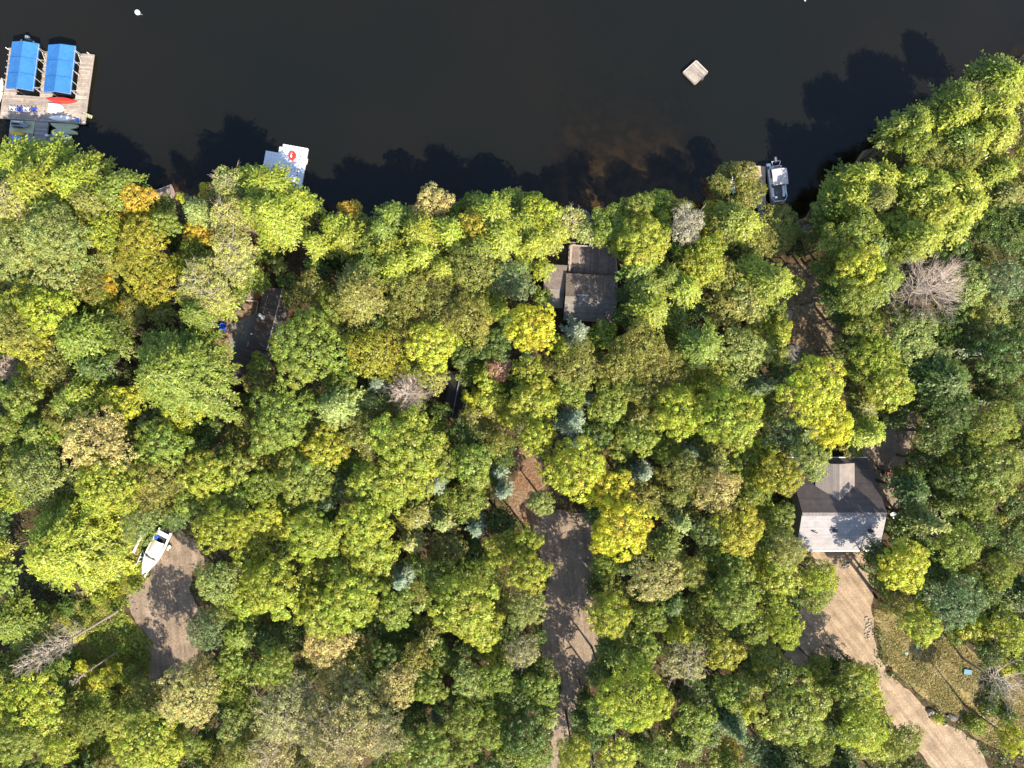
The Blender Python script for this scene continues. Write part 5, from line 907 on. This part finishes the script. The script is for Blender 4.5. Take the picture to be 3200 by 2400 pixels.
MB().box((0, 3.2, 1.15), (2.0, .7, .25)).build("stern_bench", M_white, tb_, False, bevel=.05)
MB().box((-.78, 2.35, 1.05), (.5, .7, .4)).build("seat", M_bluepl, tb_, False, bevel=.04)
MB().box((0, 4.05, .95), (.42, .5, .6)).tube((0, 4.1, .7), (0, 4.2, -.2), .1, .08, 8).build("outboard_motor", M_black, tb_, False, bevel=.03)
tr = thing("boat_trailer", (tp.x, tp.y, GZ), "white steel trailer under the white motorboat", "trailer", -math.atan2(74, 145))
MB().tube((-.6, 3.3, .55), (-.6, -1.5, .55), .06, None, 4).tube((.6, 3.3, .55), (.6, -1.5, .55), .06, None, 4).tube((-.6, -1.5, .55), (0, -4.3, .5), .06, None, 4).tube((.6, -1.5, .55), (0, -4.3, .5), .06, None, 4).tube((-1.2, 1.2, .4), (1.2, 1.2, .4), .06, None, 4).tube((-.6, 2.8, .62), (.6, 2.8, .62), .06, None, 4).build("frame", M_white, tr, False)
for s_ in (-1, 1):
    wh = MB().tube((s_ * 1.26, 1.2, .34), (s_ * 1.48, 1.2, .34), .34, None, 16).build("wheel", M_rubber, tr, False); MB().tube((s_ * 1.47, 1.2, .34), (s_ * 1.50, 1.2, .34), .18, None, 12).build("rim", M_white, wh, False)
    MB().prism([(s_ * 1.24, .75, .78), (s_ * 1.52, .75, .78), (s_ * 1.52, 1.65, .78), (s_ * 1.24, 1.65, .78)], .05).build("fender", M_white, tr, False)
MB().box((0, -4.6, .5), (.18, .5, .12)).tube((0, -4.3, 0), (0, -4.3, .9), .05, None, 6).build("tongue", M_white, tr, False)
fm = thing("metal_stand", W(440, 1736, GZ), "thin white A-frame stand against the left side of the trailer boat", "stand")
MB().tube(W(446, 1718, GZ + .5), W(426, 1765, GZ + .4), .05, None, 5).tube(W(446, 1718, GZ + .5), W(452, 1738, GZ + .5), .05, None, 5).tube(W(430, 1757, GZ + .4), W(451, 1748, GZ + .5), .05, None, 5).build("tubes", M_white, fm)
MB().box((W(444, 1742, GZ + .6)), (.7, .22, .08), R_(-15)).build("plate", M_white, fm)
for k_, (x0, y0, x1, y1, w_, tx) in enumerate(((416, 1728, 447, 1663, .22, "long white board in the weeds left of the trailer boat"), (428, 1682, 444, 1660, .12, "short thin white board beside the long one in the weeds"))):
    a_, b_ = W(x0, y0, GZ + .3), W(x1, y1, GZ + .5); d = (b_ - a_).normalized(); nn = Vector((-d.y, d.x, 0)) * w_; bo = thing("board", (a_ + b_) / 2, tx, "board"); MB().prism([a_ - nn, b_ - nn * .6, b_ + nn * .6, a_ + nn], .06).build("plank", M_offwhite, bo); MB().box(a_.lerp(b_, .15), (.5, .1, .05), R_(60)).build("crosspiece", M_offwhite, bo)

# ---------------------------------------------------------------- the big dock at the left
ZD = .55
def deckprism(mb, pts, z=ZD, th=.28): mb.prism([W(a, b, z) for a, b in pts], th)
dock = thing("boat_dock", W(140, 320, 0), "large weathered plank dock with three fingers at upper left", "dock")
mb = MB(); deckprism(mb, [(9, 294), (273, 312), (264, 388), (0, 369)]); mb.build("platform", M_wood_w, dock)
for pts in ([(253, 167), (293, 170), (273, 311.5), (235, 309)], [(141, 160), (174, 163), (161, 304), (124, 301.5)], [(30, 149), (58, 151), (49, 296), (11, 293.5)]):
    mb = MB(); deckprism(mb, pts, ZD - .004); mb.build("finger", M_wood_w, dock)
M_wood_walk = mat("grey walkway boards", (0.20, 0.18, 0.165), 0.85, 0.2, scale=3, col2=(0.28, 0.25, 0.235), planks=(R_(-3), 0.3))
mb = MB(); deckprism(mb, [(111, 377.5), (151, 380.5), (142, 450), (135, 520), (96, 520), (104, 450)], ZD - .01); mb.build("walkway", M_wood_walk, dock)
mb = MB(); deckprism(mb, [(9, 294), (11, 294.2), (1, 369), (-1, 368.9)], ZD + .12, .14); deckprism(mb, [(271.5, 312), (273.5, 312.1), (264.5, 388), (262.5, 387.9)], ZD + .12, .14); deckprism(mb, [(291.5, 170), (293.6, 170.2), (273.6, 311.5), (271.5, 311.4)], ZD + .12, .14); mb.build("edge_board", M_timber, dock)
mb = MB()
for q in range(8):
    for (x0, y0, x1, y1) in ((290, 175, 262, 385), (3, 366, 260, 384), (33, 155, 12, 290), (130, 290, 145, 165)):
        p = W(x0 + (x1 - x0) * q / 7, y0 + (y1 - y0) * q / 7, 0); mb.tube((p.x, p.y, -2.0), (p.x, p.y, .4), .1, None, 6)
mb.build("pile", M_timber, dock)
mb = MB(); 
for q, (x_, y_) in enumerate(((20, 150), (274, 165), (262, 382))): p = W(x_, y_, .8); mb.tube((p.x, p.y, .3), (p.x, p.y, .95), .07, None, 8)
mb.build("mooring_post", M_white, dock)
# swim ladder
sld = thing("swim_ladder", W(270, 360, ZD), "pale swim ladder on the right edge of the big dock", "ladder")
a_, b_ = W(262, 357, ZD + .25), W(287, 366, ZD + .15); d = (b_ - a_).normalized(); nn = Vector((-d.y, d.x, 0)) * .22
for s_ in (-1, 1): MB().path([a_ + nn * s_ - Vector((.4, 0, .2)), a_ + nn * s_ + Vector((0, 0, .35)), b_ + nn * s_], [.03] * 3, 6).build("rail", M_palegreen, sld)
for q in range(4): p = a_.lerp(b_, .35 + q * .2); MB().prism([p - nn - d * .07, p - nn + d * .07, p + nn + d * .07, p + nn - d * .07], .04).build("rung", M_palegreen, sld)

def boat_canopy(pts, label, zr=3.5, ze=2.75):
    (l0, r0, q0, q1, r1, l1) = pts                       # left-top, ridge-top, right-top, right-bottom, ridge-bottom, left-bottom
    L0, R0, Q0, Q1, R1, L1 = W(*l0, ze), W(*r0, zr), W(*q0, ze), W(*q1, ze), W(*r1, zr), W(*l1, ze)
    o = thing("boat_lift", (L0 + Q1) / 2 * Vector((1, 1, 0)) if False else Vector(((L0.x + Q1.x) / 2, (L0.y + Q1.y) / 2, 0)), label, "boat lift", 0, "blue canopied boat lifts")
    mb = MB(); g = Vector((.004, 0, 0)); n_ = 8
    for (a0, a1, b0, b1) in ((L0, L1, R0, R1), (R0 + g, R1 + g, Q0, Q1)):
        rows = []
        for i in range(n_ + 1):
            t_ = i / n_; sag = -.045 * math.sin(math.pi * ((t_ * 4) % 1)); rows.append([a0.lerp(a1, t_) + Vector((0, 0, 0)), (a0.lerp(a1, t_) + b0.lerp(b1, t_)) / 2 + Vector((0, 0, sag - .02)), b0.lerp(b1, t_)])
        mb.grid(rows)
    dn = Vector((0, 0, -.38)); out = .06
    for a_, b_ in ((L0, L1), (L1, R1), (R1, Q1), (Q1, Q0), (Q0, R0), (R0, L0)): mb.add([a_, b_, b_ + dn, a_ + dn], [(0, 1, 2, 3)])
    cn = mb.build("canopy", M_blue, o)
    for t_ in (.33, .67): MB().path([L0.lerp(L1, t_) + Vector((0, 0, .0)), R0.lerp(R1, t_) + Vector((0, 0, .02)), Q0.lerp(Q1, t_) + Vector((0, 0, .02))], [.022] * 3, 5).build("seam", M_blueseam, cn)
    fr = MB()
    for a_, b_ in ((L0, L1), (Q0, Q1)): fr.tube(a_ + Vector((0, 0, -.1)), b_ + Vector((0, 0, -.1)), .04, None, 5)
    for t_ in (0, .25, .5, .75, 1): fr.tube(L0.lerp(L1, t_) - Vector((0, 0, .1)), R0.lerp(R1, t_) - Vector((0, 0, .1)), .03, None, 5); fr.tube(R0.lerp(R1, t_) - Vector((0, 0, .1)), Q0.lerp(Q1, t_) - Vector((0, 0, .1)), .03, None, 5)
    fr.build("canopy_frame", M_alu, o)
    for s_, (a_, b_) in enumerate(((L0, L1), (Q0, Q1))):
        for t_ in (.08, .5, .92):
            p = a_.lerp(b_, t_); MB().tube((p.x, p.y, -1.6), (p.x, p.y, ze - .1), .055, None, 6).build("post", M_alu, o)
    for t_ in (.1, .3, .5, .72, .92):                    # outriggers down to the finger on the right
        p = Q0.lerp(Q1, t_); e = p + Vector((-.15, -.1, -1.95)); MB().tube(p + Vector((.05, 0, -.1)), e, .025, None, 5).build("outrigger", M_white, o)
    for t_ in (.12, .9): p = Q0.lerp(Q1, t_); MB().tube(p + Vector((.0, 0, -1.0)), p + Vector((-.1, .7 if t_ > .5 else -.9, -1.95)), .025, None, 5).build("outrigger", M_white, o)
    for t_ in (.2, .8): a_, b_ = L0.lerp(L1, t_), Q0.lerp(Q1, t_); MB().tube((a_.x, a_.y, .1), (b_.x, b_.y, .1), .09, None, 4).build("cradle_beam", M_alu, o)
    return o
boat_canopy(((38, 130), (72, 128), (120, 136), (101, 283), (51, 274), (18, 275)), "boat lift with blue fabric canopy, left one of the two")
boat_canopy(((151, 140), (187, 137), (234, 143), (218, 293), (169, 284), (136, 287)), "boat lift with blue fabric canopy, right one of the two")
def lift_boat(cx, cy, Lh, Wd, label, m, ob, seats):
    p = W(cx, cy, .5); o = thing("motorboat", (p.x, p.y, .35), label, "boat", R_(-7.5))
    rows = hull_rows(Lh, Wd, .95); mb = MB().grid(rows); mb.add(rows[0], [tuple(range(7))]); mb.build("hull", m, o, False)
    g = MB()
    for i in range(len(rows) - 1):
        for s_ in (0, 6):
            pa, pb = Vector(rows[i][s_]), Vector(rows[i + 1][s_]); fa = min(1, .16 / max(abs(pa.x), .05)); fb = min(1, .16 / max(abs(pb.x), .05)); g.add([pa + Vector((0, 0, .02)), pb + Vector((0, 0, .02)), (pb.x * (1 - fb), pb.y, pb.z + .03), (pa.x * (1 - fa), pa.y, pa.z + .03)], [(0, 1, 2, 3)])
    g.build("gunwale", M_white, o, False)
    MB().prism([(-Wd * .42, Lh * .45, .5), (Wd * .42, Lh * .45, .5), (Wd * .42, 0, .5), (.1, -Lh * .42, .5), (-.1, -Lh * .42, .5), (-Wd * .42, 0, .5)], .04).build("floor", M_floor, o, False)
    for sx in (-1, 1):
        MB().box((sx * Wd * .3, .6, .75), (.5, .55, .4)).build("seat", seats, o, False, bevel=.04); MB().box((sx * Wd * .3, -.7, .75), (.5, .5, .35)).build("seat", seats, o, False, bevel=.04)
    MB().box((0, Lh * .5 + .35, 1.05), (.5, .6, .5)).tube((0, Lh * .5 + .35, .9), (0, Lh * .5 + .45, -.3), .1, .08, 8).build("outboard_motor", ob, o, False, bevel=.08)
lift_boat(88, 200, 7.0, 2.5, "dark hulled motorboat with grey outboard under the left blue canopy", M_greyhull, M_greyhull, M_white)
lift_boat(203, 218, 6.2, 2.5, "white motorboat with light blue seats under the right blue canopy", M_white, M_black, M_ltblue)

def canoe(cx, cy, L_, Wd, rz, m, label, z, name="canoe", cat="canoe"):
    p = W(cx, cy, z); o = thing(name, p, label, cat, rz); rows = []; n_ = 16
    for i in range(n_ + 1):
        t_ = -1 + 2 * i / n_; wd = Wd / 2 * (1 - abs(t_) ** 2.2) + .015; zt = .34 * (1 - .25 * t_ ** 4); x_ = L_ / 2 * t_
        rows.append([(x_, wd * math.cos(a_), .02 + .06 * abs(t_) ** 3 + zt * (1 - abs(t_) ** 4 * .35) * math.sin(a_) ** .7) for a_ in [math.pi * k_ / 8 for k_ in range(9)]])
    MB().grid(rows).build("hull", m, o, False, smooth=True)
    for s_ in (-1, 1): MB().path([(r[0 if s_ > 0 else 8][0], r[0 if s_ > 0 else 8][1], .03) for r in rows], [.025] * (n_ + 1), 4).build("gunwale", m, o, False)
    MB().path([(rows[i][4][0], 0, rows[i][4][2] + .01) for i in range(n_ + 1)], [.02] * (n_ + 1), 4).build("keel", m, o, False); return o
canoe(194.5, 314, 4.9, 1.0, R_(-4.5), M_red, "upturned red canoe lying across the big dock platform", ZD)
canoe(195, 370, 4.5, .85, R_(-2.5), M_white, "upturned white canoe near the shore edge of the big dock", ZD)
canoe(56, 419, 2.4, .75, R_(-4), M_yellow, "pale yellow kayak on the float under the left shore pines", .5, "kayak", "kayak")
# left edge canoe
canoe(2, 285, 4.2, .75, R_(82), M_cream, "cream canoe floating beside the dock, cut by the photo's left edge", .05)
# white dinghy upside down
dg = thing("dinghy", W(180, 340, ZD), "pale upturned dinghy between the red canoe and white canoe", "dinghy", R_(-5)); rows = []
for i in range(11):
    t_ = i / 10; wd = .85 * (1 if t_ < .5 else max(.02, math.sqrt(max(0, 1 - ((t_ - .5) / .5) ** 2)))); x_ = -1.25 + 2.4 * t_
    rows.append([(x_, wd * math.cos(a_), .03 + .42 * (1 if t_ < .8 else 1 - (t_ - .8) * 2) * min(1, math.sin(a_) * 1.6)) for a_ in [math.pi * k_ / 8 for k_ in range(9)]])
MB().grid(rows).add(rows[0], [tuple(range(9))]).build("hull", M_white, dg, False, smooth=True); MB().path([(r[0][0], r[0][1], .04) for r in rows] + [(r[8][0], r[8][1], .04) for r in rows[::-1]], [.045] * 22, 5).build("gunwale", M_timber, dg, False); MB().box((1.3, 0, .1), (.25, .12, .1)).build("bow_handle", M_alu, dg, False)
for i, (px, py, mm, tx) in enumerate(((46, 342, M_white, "leftmost chair of the dock row, white"), (67.5, 343.5, M_bluepl, "blue chair between the two white chairs on the dock"), (89, 344.5, M_white, "white chair between the two blue chairs on the dock"), (112, 346, M_bluepl, "rightmost chair of the dock row, blue"))):
    adirondack("dock_chair", W(px, py, ZD), R_(178 + i), mm, tx, "row of dock chairs")
tb2 = thing("cooler", W(245, 378, ZD), "small bright blue box at the lower right corner of the dock", "cooler", R_(-5)); MB().box((0, 0, .15), (.5, .38, .3)).build("body", M_ltblue, tb2, False, bevel=.03); MB().box((0, 0, .33), (.53, .41, .06)).build("lid", M_bluepl, tb2, False)
# float with jet ski on the left of the walkway
fl1 = thing("floating_dock", W(70, 405, .2), "pale green plastic float carrying the jet ski left of the walkway", "float")
mb = MB(); deckprism(mb, [(33, 374), (110, 378), (104, 418), (28, 413)], .42, .4); mb.build("deck", M_palegreen, fl1, bevel=.06)
mb = MB(); deckprism(mb, [(28, 414), (104, 419), (101, 450), (26, 450)], .36, .3); mb.build("lower_deck", M_wood_walk, fl1)
js = thing("jet_ski", W(70, 393, .45), "grey and black jet ski parked on the pale green float", "jet ski", R_(-94)); rows = hull_rows(3.3, 1.2, .45, .2, 12, 2.2, .8)
mb = MB().grid([[(x_, -y_, z_) for x_, y_, z_ in r] for r in rows]); mb.build("hull", M_greyhull, js, False, smooth=True)
rws = [[(-w_, y_, .45), (-w_ * .5, y_, h_), (0, y_, h_ + .05), (w_ * .5, y_, h_), (w_, y_, .45)] for y_, w_, h_ in ((-1.5, .5, .48), (-1.0, .52, .62), (-.3, .5, .66), (.2, .5, .8), (.7, .45, .8), (1.2, .3, .65), (1.6, .1, .55))]
MB().grid(rws).build("deck", M_greyhull, js, False, smooth=True); MB().box((0, -.6, .78), (.34, 1.3, .18)).build("seat", M_black, js, False, bevel=.06); MB().box((-.42, -.3, .56), (.16, 1.5, .12)).build("footwell", M_white, js, False); MB().box((.42, -.3, .56), (.16, 1.5, .12)).build("footwell", M_black, js, False); MB().tube((-.4, .35, 1.02), (.4, .35, 1.02), .03, None, 6).build("handlebar", M_black, js, False)
bx = thing("storage_bin", W(56, 433, .4), "bright blue storage bin on the float, half under pine boughs", "bin", R_(-5)); MB().box((0, 0, .25), (1.3, .6, .5)).build("body", M_ltblue, bx, False, bevel=.04); MB().box((0, 0, .53), (1.36, .66, .07)).build("lid", M_ltblue, bx, False)
# notched pale float on the right
fl2 = thing("floating_dock", W(200, 400, .1), "pale green notched jet ski float right of the walkway", "float")
mb = MB(); deckprism(mb, [(154, 383), (160, 391), (176, 401), (160, 408), (158, 418), (200, 420), (240, 420), (240, 412), (218, 404), (238, 399), (243, 394), (242, 389), (220, 386)], .4, .35); mb.build("body", M_palegreen, fl2, bevel=.05)
for (x0, y0, x1, y1) in ((160, 386, 240, 391), (162, 414, 238, 418)): MB().tube(W(x0, y0, .44), W(x1, y1, .44), .07, None, 6).build("rub_rail", M_palegreen, fl2)
fl3 = thing("small_dock", W(185, 434, .2), "grey slip with white gear under the left shore pines", "dock"); mb = MB(); deckprism(mb, [(146, 419), (222, 423), (219, 450), (142, 446)], .38, .3); mb.build("deck", M_wood_walk, fl3)
for i, (x_, y_, r_) in enumerate(((148, 424, .3), (172, 422, .35))): o = thing("fender", W(x_, y_, .5), ["white boat fender at the slip's left corner", "white boat fender midway along the slip"][i], "fender", 0); MB().ell((0, 0, .12), (r_, .2, .2)).build("body", M_white, o, False, smooth=True); MB().tube((r_, 0, .12), (r_ + .15, 0, .12), .04, .02, 6).build("eyelet", M_white, o, False)
rp = thing("rope_coil", W(208, 428, .4), "coiled white rope on the grey slip", "rope"); MB().path([(.45 * math.cos(a_) * (1 - a_ / 40), .35 * math.sin(a_) * (1 - a_ / 40), .05 + a_ * .004) for a_ in np.linspace(0, 18, 60)], [.05] * 60, 5).build("coil", M_white, rp, False)
# buoy
bu = thing("mooring_buoy", W(431, 40, 0), "white mooring buoy floating on the open lake at upper left", "buoy"); MB().ell((0, 0, .15), (.42, .42, .4), 16, 10).build("ball", M_white, bu, False, smooth=True); MB().tube((0, 0, .5), (0, 0, .72), .07, .05, 8).tube((.2, -.1, .1), (.75, -.35, .03), .05, .04, 6).build("ring_and_line", M_alu, bu, False)
bu = thing("marker_buoy", W(2515, 2, 0), "tiny cream marker float at the top edge of the lake", "buoy"); MB().ell((0, 0, .05), (.16, .12, .12)).build("ball", M_cream, bu, False, smooth=True); MB().tube((0, 0, .1), (.1, -.3, .2), .03, .02, 5).build("line", M_cream, bu, False)

# ---- swim raft
rf_ = thing("swim_raft", W(2173, 226, 0), "square wooden swim raft floating alone on the lake", "raft")
T_, Rr, Bt, Lf = W(2176, 190, .55), W(2211, 225, .55), W(2172, 262, .55), W(2136, 226, .55)
MB().prism([T_, Rr, Bt, Lf], .1).build("deck", M_raft, rf_)
for i, (a_, b_) in enumerate(((T_, Rr), (Rr, Bt), (Bt, Lf), (Lf, T_))):
    c_ = (T_ + Bt) / 2; n_ = ((a_ + b_) / 2 - c_).normalized() * .05; MB().prism([a_ + n_ * 2, b_ + n_ * 2, b_ - n_, a_ - n_], .3).build("edge_board", M_cream if i in (0, 3) else M_timber, rf_)
for s_ in (.25, .75): a_, b_ = Lf.lerp(T_, s_), Bt.lerp(Rr, s_); MB().tube((a_.x, a_.y, .2), (b_.x, b_.y, .2), .25, None, 10).build("float_drum", M_black, rf_)
a_ = W(2193, 240, .6); d = Vector((.62, -.6, 0)).normalized(); nn = Vector((.6, .62, 0)).normalized() * .2; mb = MB()
for s_ in (-1, 1): mb.path([a_ + nn * s_ - d * .5, a_ + nn * s_ - d * .3 + Vector((0, 0, .5)), a_ + nn * s_ + d * .15 + Vector((0, 0, .5)), a_ + nn * s_ + d * .4 - Vector((0, 0, .6))], [.025] * 4, 5)
for q in range(3): mb.tube(a_ - nn + d * (.25 + q * .06) + Vector((0, 0, .25 - q * .3)), a_ + nn + d * (.25 + q * .06) + Vector((0, 0, .25 - q * .3)), .02, None, 5)
mb.build("ladder", M_floor, rf_)

# ---- modular white float, with red ring
mf = thing("modular_float", W(905, 500, 0), "white modular cube float half under the big shore pine", "float")
M_mod = mat("white float plastic", (0.50, 0.52, 0.56), 0.5, 0.4, var=0.06, scale=4)
ux = (W(963, 467) - W(890, 454)); ux.normalize(); uy = Vector((ux.y, -ux.x, 0))      # along the top edge; down the picture
o0 = W(887, 452, 0); cw = .52; mb = MB(); dots = MB()
cells = [(i, j) for i in range(8) for j in range(13)] + [(-1, j) for j in range(1, 13)] + [(i, j) for i in range(-5, -1) for j in range(3, 13)]
for (i, j) in cells:
    c_ = o0 + ux * (cw * (i + .5)) + uy * (cw * (j + .5)); h_ = cw * .485; ch_ = .05
    P = [c_ + ux * (h_ * a) + uy * (h_ * b) for a, b in ((-1, -1 + .25), (-1 + .25, -1), (1 - .25, -1), (1, -1 + .25), (1, 1 - .25), (1 - .25, 1), (-1 + .25, 1), (-1, 1 - .25))]
    mb.prism([(p.x, p.y, .36) for p in P], .5)
for i in range(1, 7): c_ = o0 + ux * (cw * (i + .05)) + uy * cw; dots.tube((c_.x, c_.y, .33), (c_.x, c_.y, .42), .085, None, 10)
for j in range(2, 12): c_ = o0 + ux * (cw * 6.05) + uy * (cw * j); dots.tube((c_.x, c_.y, .33), (c_.x, c_.y, .42), .085, None, 10)
mb.build("float_cubes", M_mod, mf); dots.build("pin_caps", M_black, mf)
seam = MB()
for j in range(1, 13):
    a_ = o0 + uy * (cw * j) + ux * (cw * (-5 if j > 3 else 0)); b_ = o0 + uy * (cw * j) + ux * (cw * 8); seam.tube((a_.x, a_.y, .30), (b_.x, b_.y, .30), .035, None, 4)
seam.build("joint_strip", M_mod, mf)
rg_ = thing("swim_ring", W(915, 488, .36), "red inflatable ring lying on the white modular float", "swim ring"); rows = []
for i in range(17):
    a_ = 2 * math.pi * i / 16; rows.append([((.48 + .17 * math.cos(b_)) * math.cos(a_), (.62 + .17 * math.cos(b_)) * math.sin(a_), .16 + .16 * math.sin(b_)) for b_ in [2 * math.pi * k_ / 8 for k_ in range(8)]])
MB().grid(rows, True).build("tube", M_red, rg_, False, smooth=True); MB().ell((.15, -.05, .06), (.42, .5, .06)).build("seat", M_red, rg_, False, smooth=True); MB().ell((-.22, 0, .14), (.14, .3, .1)).build("headrest", M_white, rg_, False, smooth=True)
bf = thing("bumper", W(957, 505, .1), "cream bumper hanging off the right side of the white float", "bumper", R_(-12)); MB().box((0, 0, .15), (.5, .95, .35)).build("body", M_cream, bf, False, bevel=.08); MB().box((-.28, 0, .3), (.12, .2, .06)).build("strap", M_black, bf, False)

# ---- small brown dock
sdk = thing("small_dock", W(515, 605, 0), "small brown wooden dock at the shore left of the yellow trees", "dock")
MB().prism([W(466, 603, .45), W(536, 577, .45), W(547, 603, .45), (W(541, 622, .45)), W(474, 640, .45)], .2).build("deck", mat("brown dock boards", (.20, .15, .125), .85, .2, scale=3, col2=(.28, .22, .19), planks=(R_(20), .24)), sdk)
mb = MB()
for x_, y_ in ((470, 604), (488, 596), (536, 579), (545, 602)): p = W(x_, y_, 0); mb.tube((p.x, p.y, -1), (p.x, p.y, .75 if x_ == 488 else .44), .08, None, 6)
mb.build("pile", M_timber, sdk); MB().tube(W(466, 603, .5), W(536, 577, .5), .07, None, 5).build("edge_board", M_offwhite, sdk)

# ---- pontoon boat and its dock
pp = W(2422, 581, 0); pb = thing("pontoon_boat", (pp.x, pp.y, 0), "silver and white pontoon boat with beige sunshade moored at right", "boat", R_(6.5))
for s_ in (-1, 1):
    MB().tube((s_ * .9, 3.1, .2), (s_ * .9, -2.6, .2), .3, None, 12).tube((s_ * .9, -2.6, .2), (s_ * .9, -3.2, .35), .3, .06, 12).build("pontoon", M_alu, pb, False, smooth=True)
MB().prism([(-1.25, 3.1, .72), (1.25, 3.1, .72), (1.25, -2.5, .72), (.95, -3.15, .72), (-.95, -3.15, .72), (-1.25, -2.5, .72)], .12).build("deck", M_floor, pb, False)
fence = MB(); pts = [(-1.2, 2.5), (-1.2, -2.2), (-.85, -2.8), (.85, -2.8), (1.2, -2.2), (1.2, 2.5)]
for a_, b_ in zip(pts[:-1], pts[1:]):
    fence.tube((*a_, 1.35), (*b_, 1.35), .035, None, 6); fence.tube((*a_, .8), (*b_, .8), .03, None, 6); l_ = math.hypot(b_[0] - a_[0], b_[1] - a_[1]); c_ = ((a_[0] + b_[0]) / 2, (a_[1] + b_[1]) / 2, 1.06); fence.box(c_, (l_, .04, .46), math.atan2(b_[1] - a_[1], b_[0] - a_[0]))
fence.build("fence", M_white, pb, False)
for (cx_, cy_, wx, wy, backs) in ((-.92, -1.3, .5, 1.5, -1), (.92, -1.2, .5, 1.7, 1), (-.92, .55, .55, .9, -1)):
    s1 = MB().box((cx_, cy_, .98), (wx, wy, .4)).build("bench", M_white, pb, False, bevel=.06); MB().box((cx_ + backs * .2, cy_, 1.3), (.14, wy, .35)).build("bench_back", M_white, s1, False, bevel=.05)
MB().box((-.72, -1.2, 1.2), (.05, 1.3, .03)).build("trim", M_black, pb, False)
MB().box((-.5, -2.15, 1.0), (.45, .4, .25)).build("cushion", M_white, pb, False, bevel=.06); MB().box((.72, -1.95, 1.2), (.4, .45, .25)).build("cushion", M_white, pb, False, bevel=.06)
MB().box((1.0, -2.05, 1.1), (.3, .7, .3)).build("bag", M_black, pb, False, bevel=.05)
MB().box((.78, .75, 1.15), (.65, .5, .75)).build("console", M_white, pb, False, bevel=.05); MB().box((.78, .95, 1.62), (.55, .05, .25), 0, .4).build("windscreen", M_glass, pb, False)
MB().box((0, 2.72, .98), (1.9, .55, .35)).build("sun_pad", M_offwhite, pb, False, bevel=.06); MB().box((.2, 2.75, 1.17), (1.0, .16, .03)).build("pad_stripe", M_redm, pb, False)
bt = MB(); rws = []
for i in range(7): y_ = 2.1 - i * .43; zz = 2.45 + .12 * math.sin(math.pi * i / 6); rws.append([(-1.22, y_, zz - .15), (-.7, y_, zz), (0, y_, zz + .05), (.7, y_, zz), (1.22, y_, zz - .15)])
bt.grid(rws); bt.add([rws[0][0], rws[0][4], (rws[0][4][0], rws[0][4][1], 2.2), (rws[0][0][0], rws[0][0][1], 2.2)], [(0, 1, 2, 3)]); bo = bt.build("sunshade", M_offwhite, pb, False, smooth=True)
for s_ in (-1, 1):
    for (y0, y1) in ((1.0, 2.0), (.6, -.4), (.8, .8)): MB().tube((s_ * 1.22, y0, 1.35), (s_ * 1.22, y1, 2.3), .025, None, 5).build("sunshade_pole", M_alu, pb, False)
MB().path([(-.35, 3.1, .9), (-.5, 3.75, 1.0), (.9, 3.75, 1.0), (.7, 3.1, .9)], [.04] * 4, 6).build("boarding_rail", M_white, pb, False); MB().box((-1.0, 3.3, .8), (.7, .45, .08)).build("swim_step", M_white, pb, False)
MB().box((.15, 4.0, 1.0), (.35, .75, .45)).tube((.15, 3.9, .8), (.15, 3.9, -.4), .09, .07, 8).build("outboard_motor", M_greyhull, pb, False, bevel=.08)
pd = thing("boat_dock", W(2350, 590, 0), "tan plank dock under overhanging leaves beside the pontoon boat", "dock")
mb = MB(); deckprism(mb, [(2302, 524), (2372, 518), (2392, 520), (2393, 640), (2372, 650), (2318, 640)], .55, .25); mb.build("platform", M_wood_t, pd)
mb = MB(); deckprism(mb, [(2366, 640), (2381, 637), (2393, 702), (2376, 706)], .56, .2); mb.build("ramp", M_wood_g, pd)
mb = MB()
for x_, y_ in ((2304, 526), (2390, 522), (2390, 636), (2320, 636), (2378, 690)): p = W(x_, y_, 0); mb.tube((p.x, p.y, -1.2), (p.x, p.y, .9), .08, None, 6)
mb.build("pile", M_timber, pd)
sb = thing("paddleboard", W(2289, 580, .1), "white and teal paddleboard standing beside the tan dock", "paddleboard", R_(3)); rows = []
def board_rows(y0, y1):
    rws = []
    for i in range(9):
        y_ = y0 + (y1 - y0) * i / 8; t_ = y_ / 1.5; wd = .40 * (1 - abs(t_) ** 2.6) + .02; rws.append([(-wd, y_, .08), (-wd * .6, y_, .16), (wd * .6, y_, .16), (wd, y_, .08), (wd * .6, y_, .02), (-wd * .6, y_, .02)])
    return rws
MB().grid(board_rows(-.55, 1.5), True).build("deck", M_white, sb, False, smooth=True); MB().grid(board_rows(-1.5, -.555), True).build("nose", M_teal, sb, False, smooth=True)
for px, py, tx in ((2330, 537, "yellow chair at the lake end of the tan dock"), (2360, 594, "yellow chair beside the pontoon boat on the tan dock")):
    adirondack("dock_chair", W(px, py, .55), R_(20), M_yellow, tx, "yellow chairs on the tan dock")
print("TREES", len(info), "labels", len(set(LAB.values())), len(LAB), "maxwords", max(len(v.split()) for v in LAB.values()))
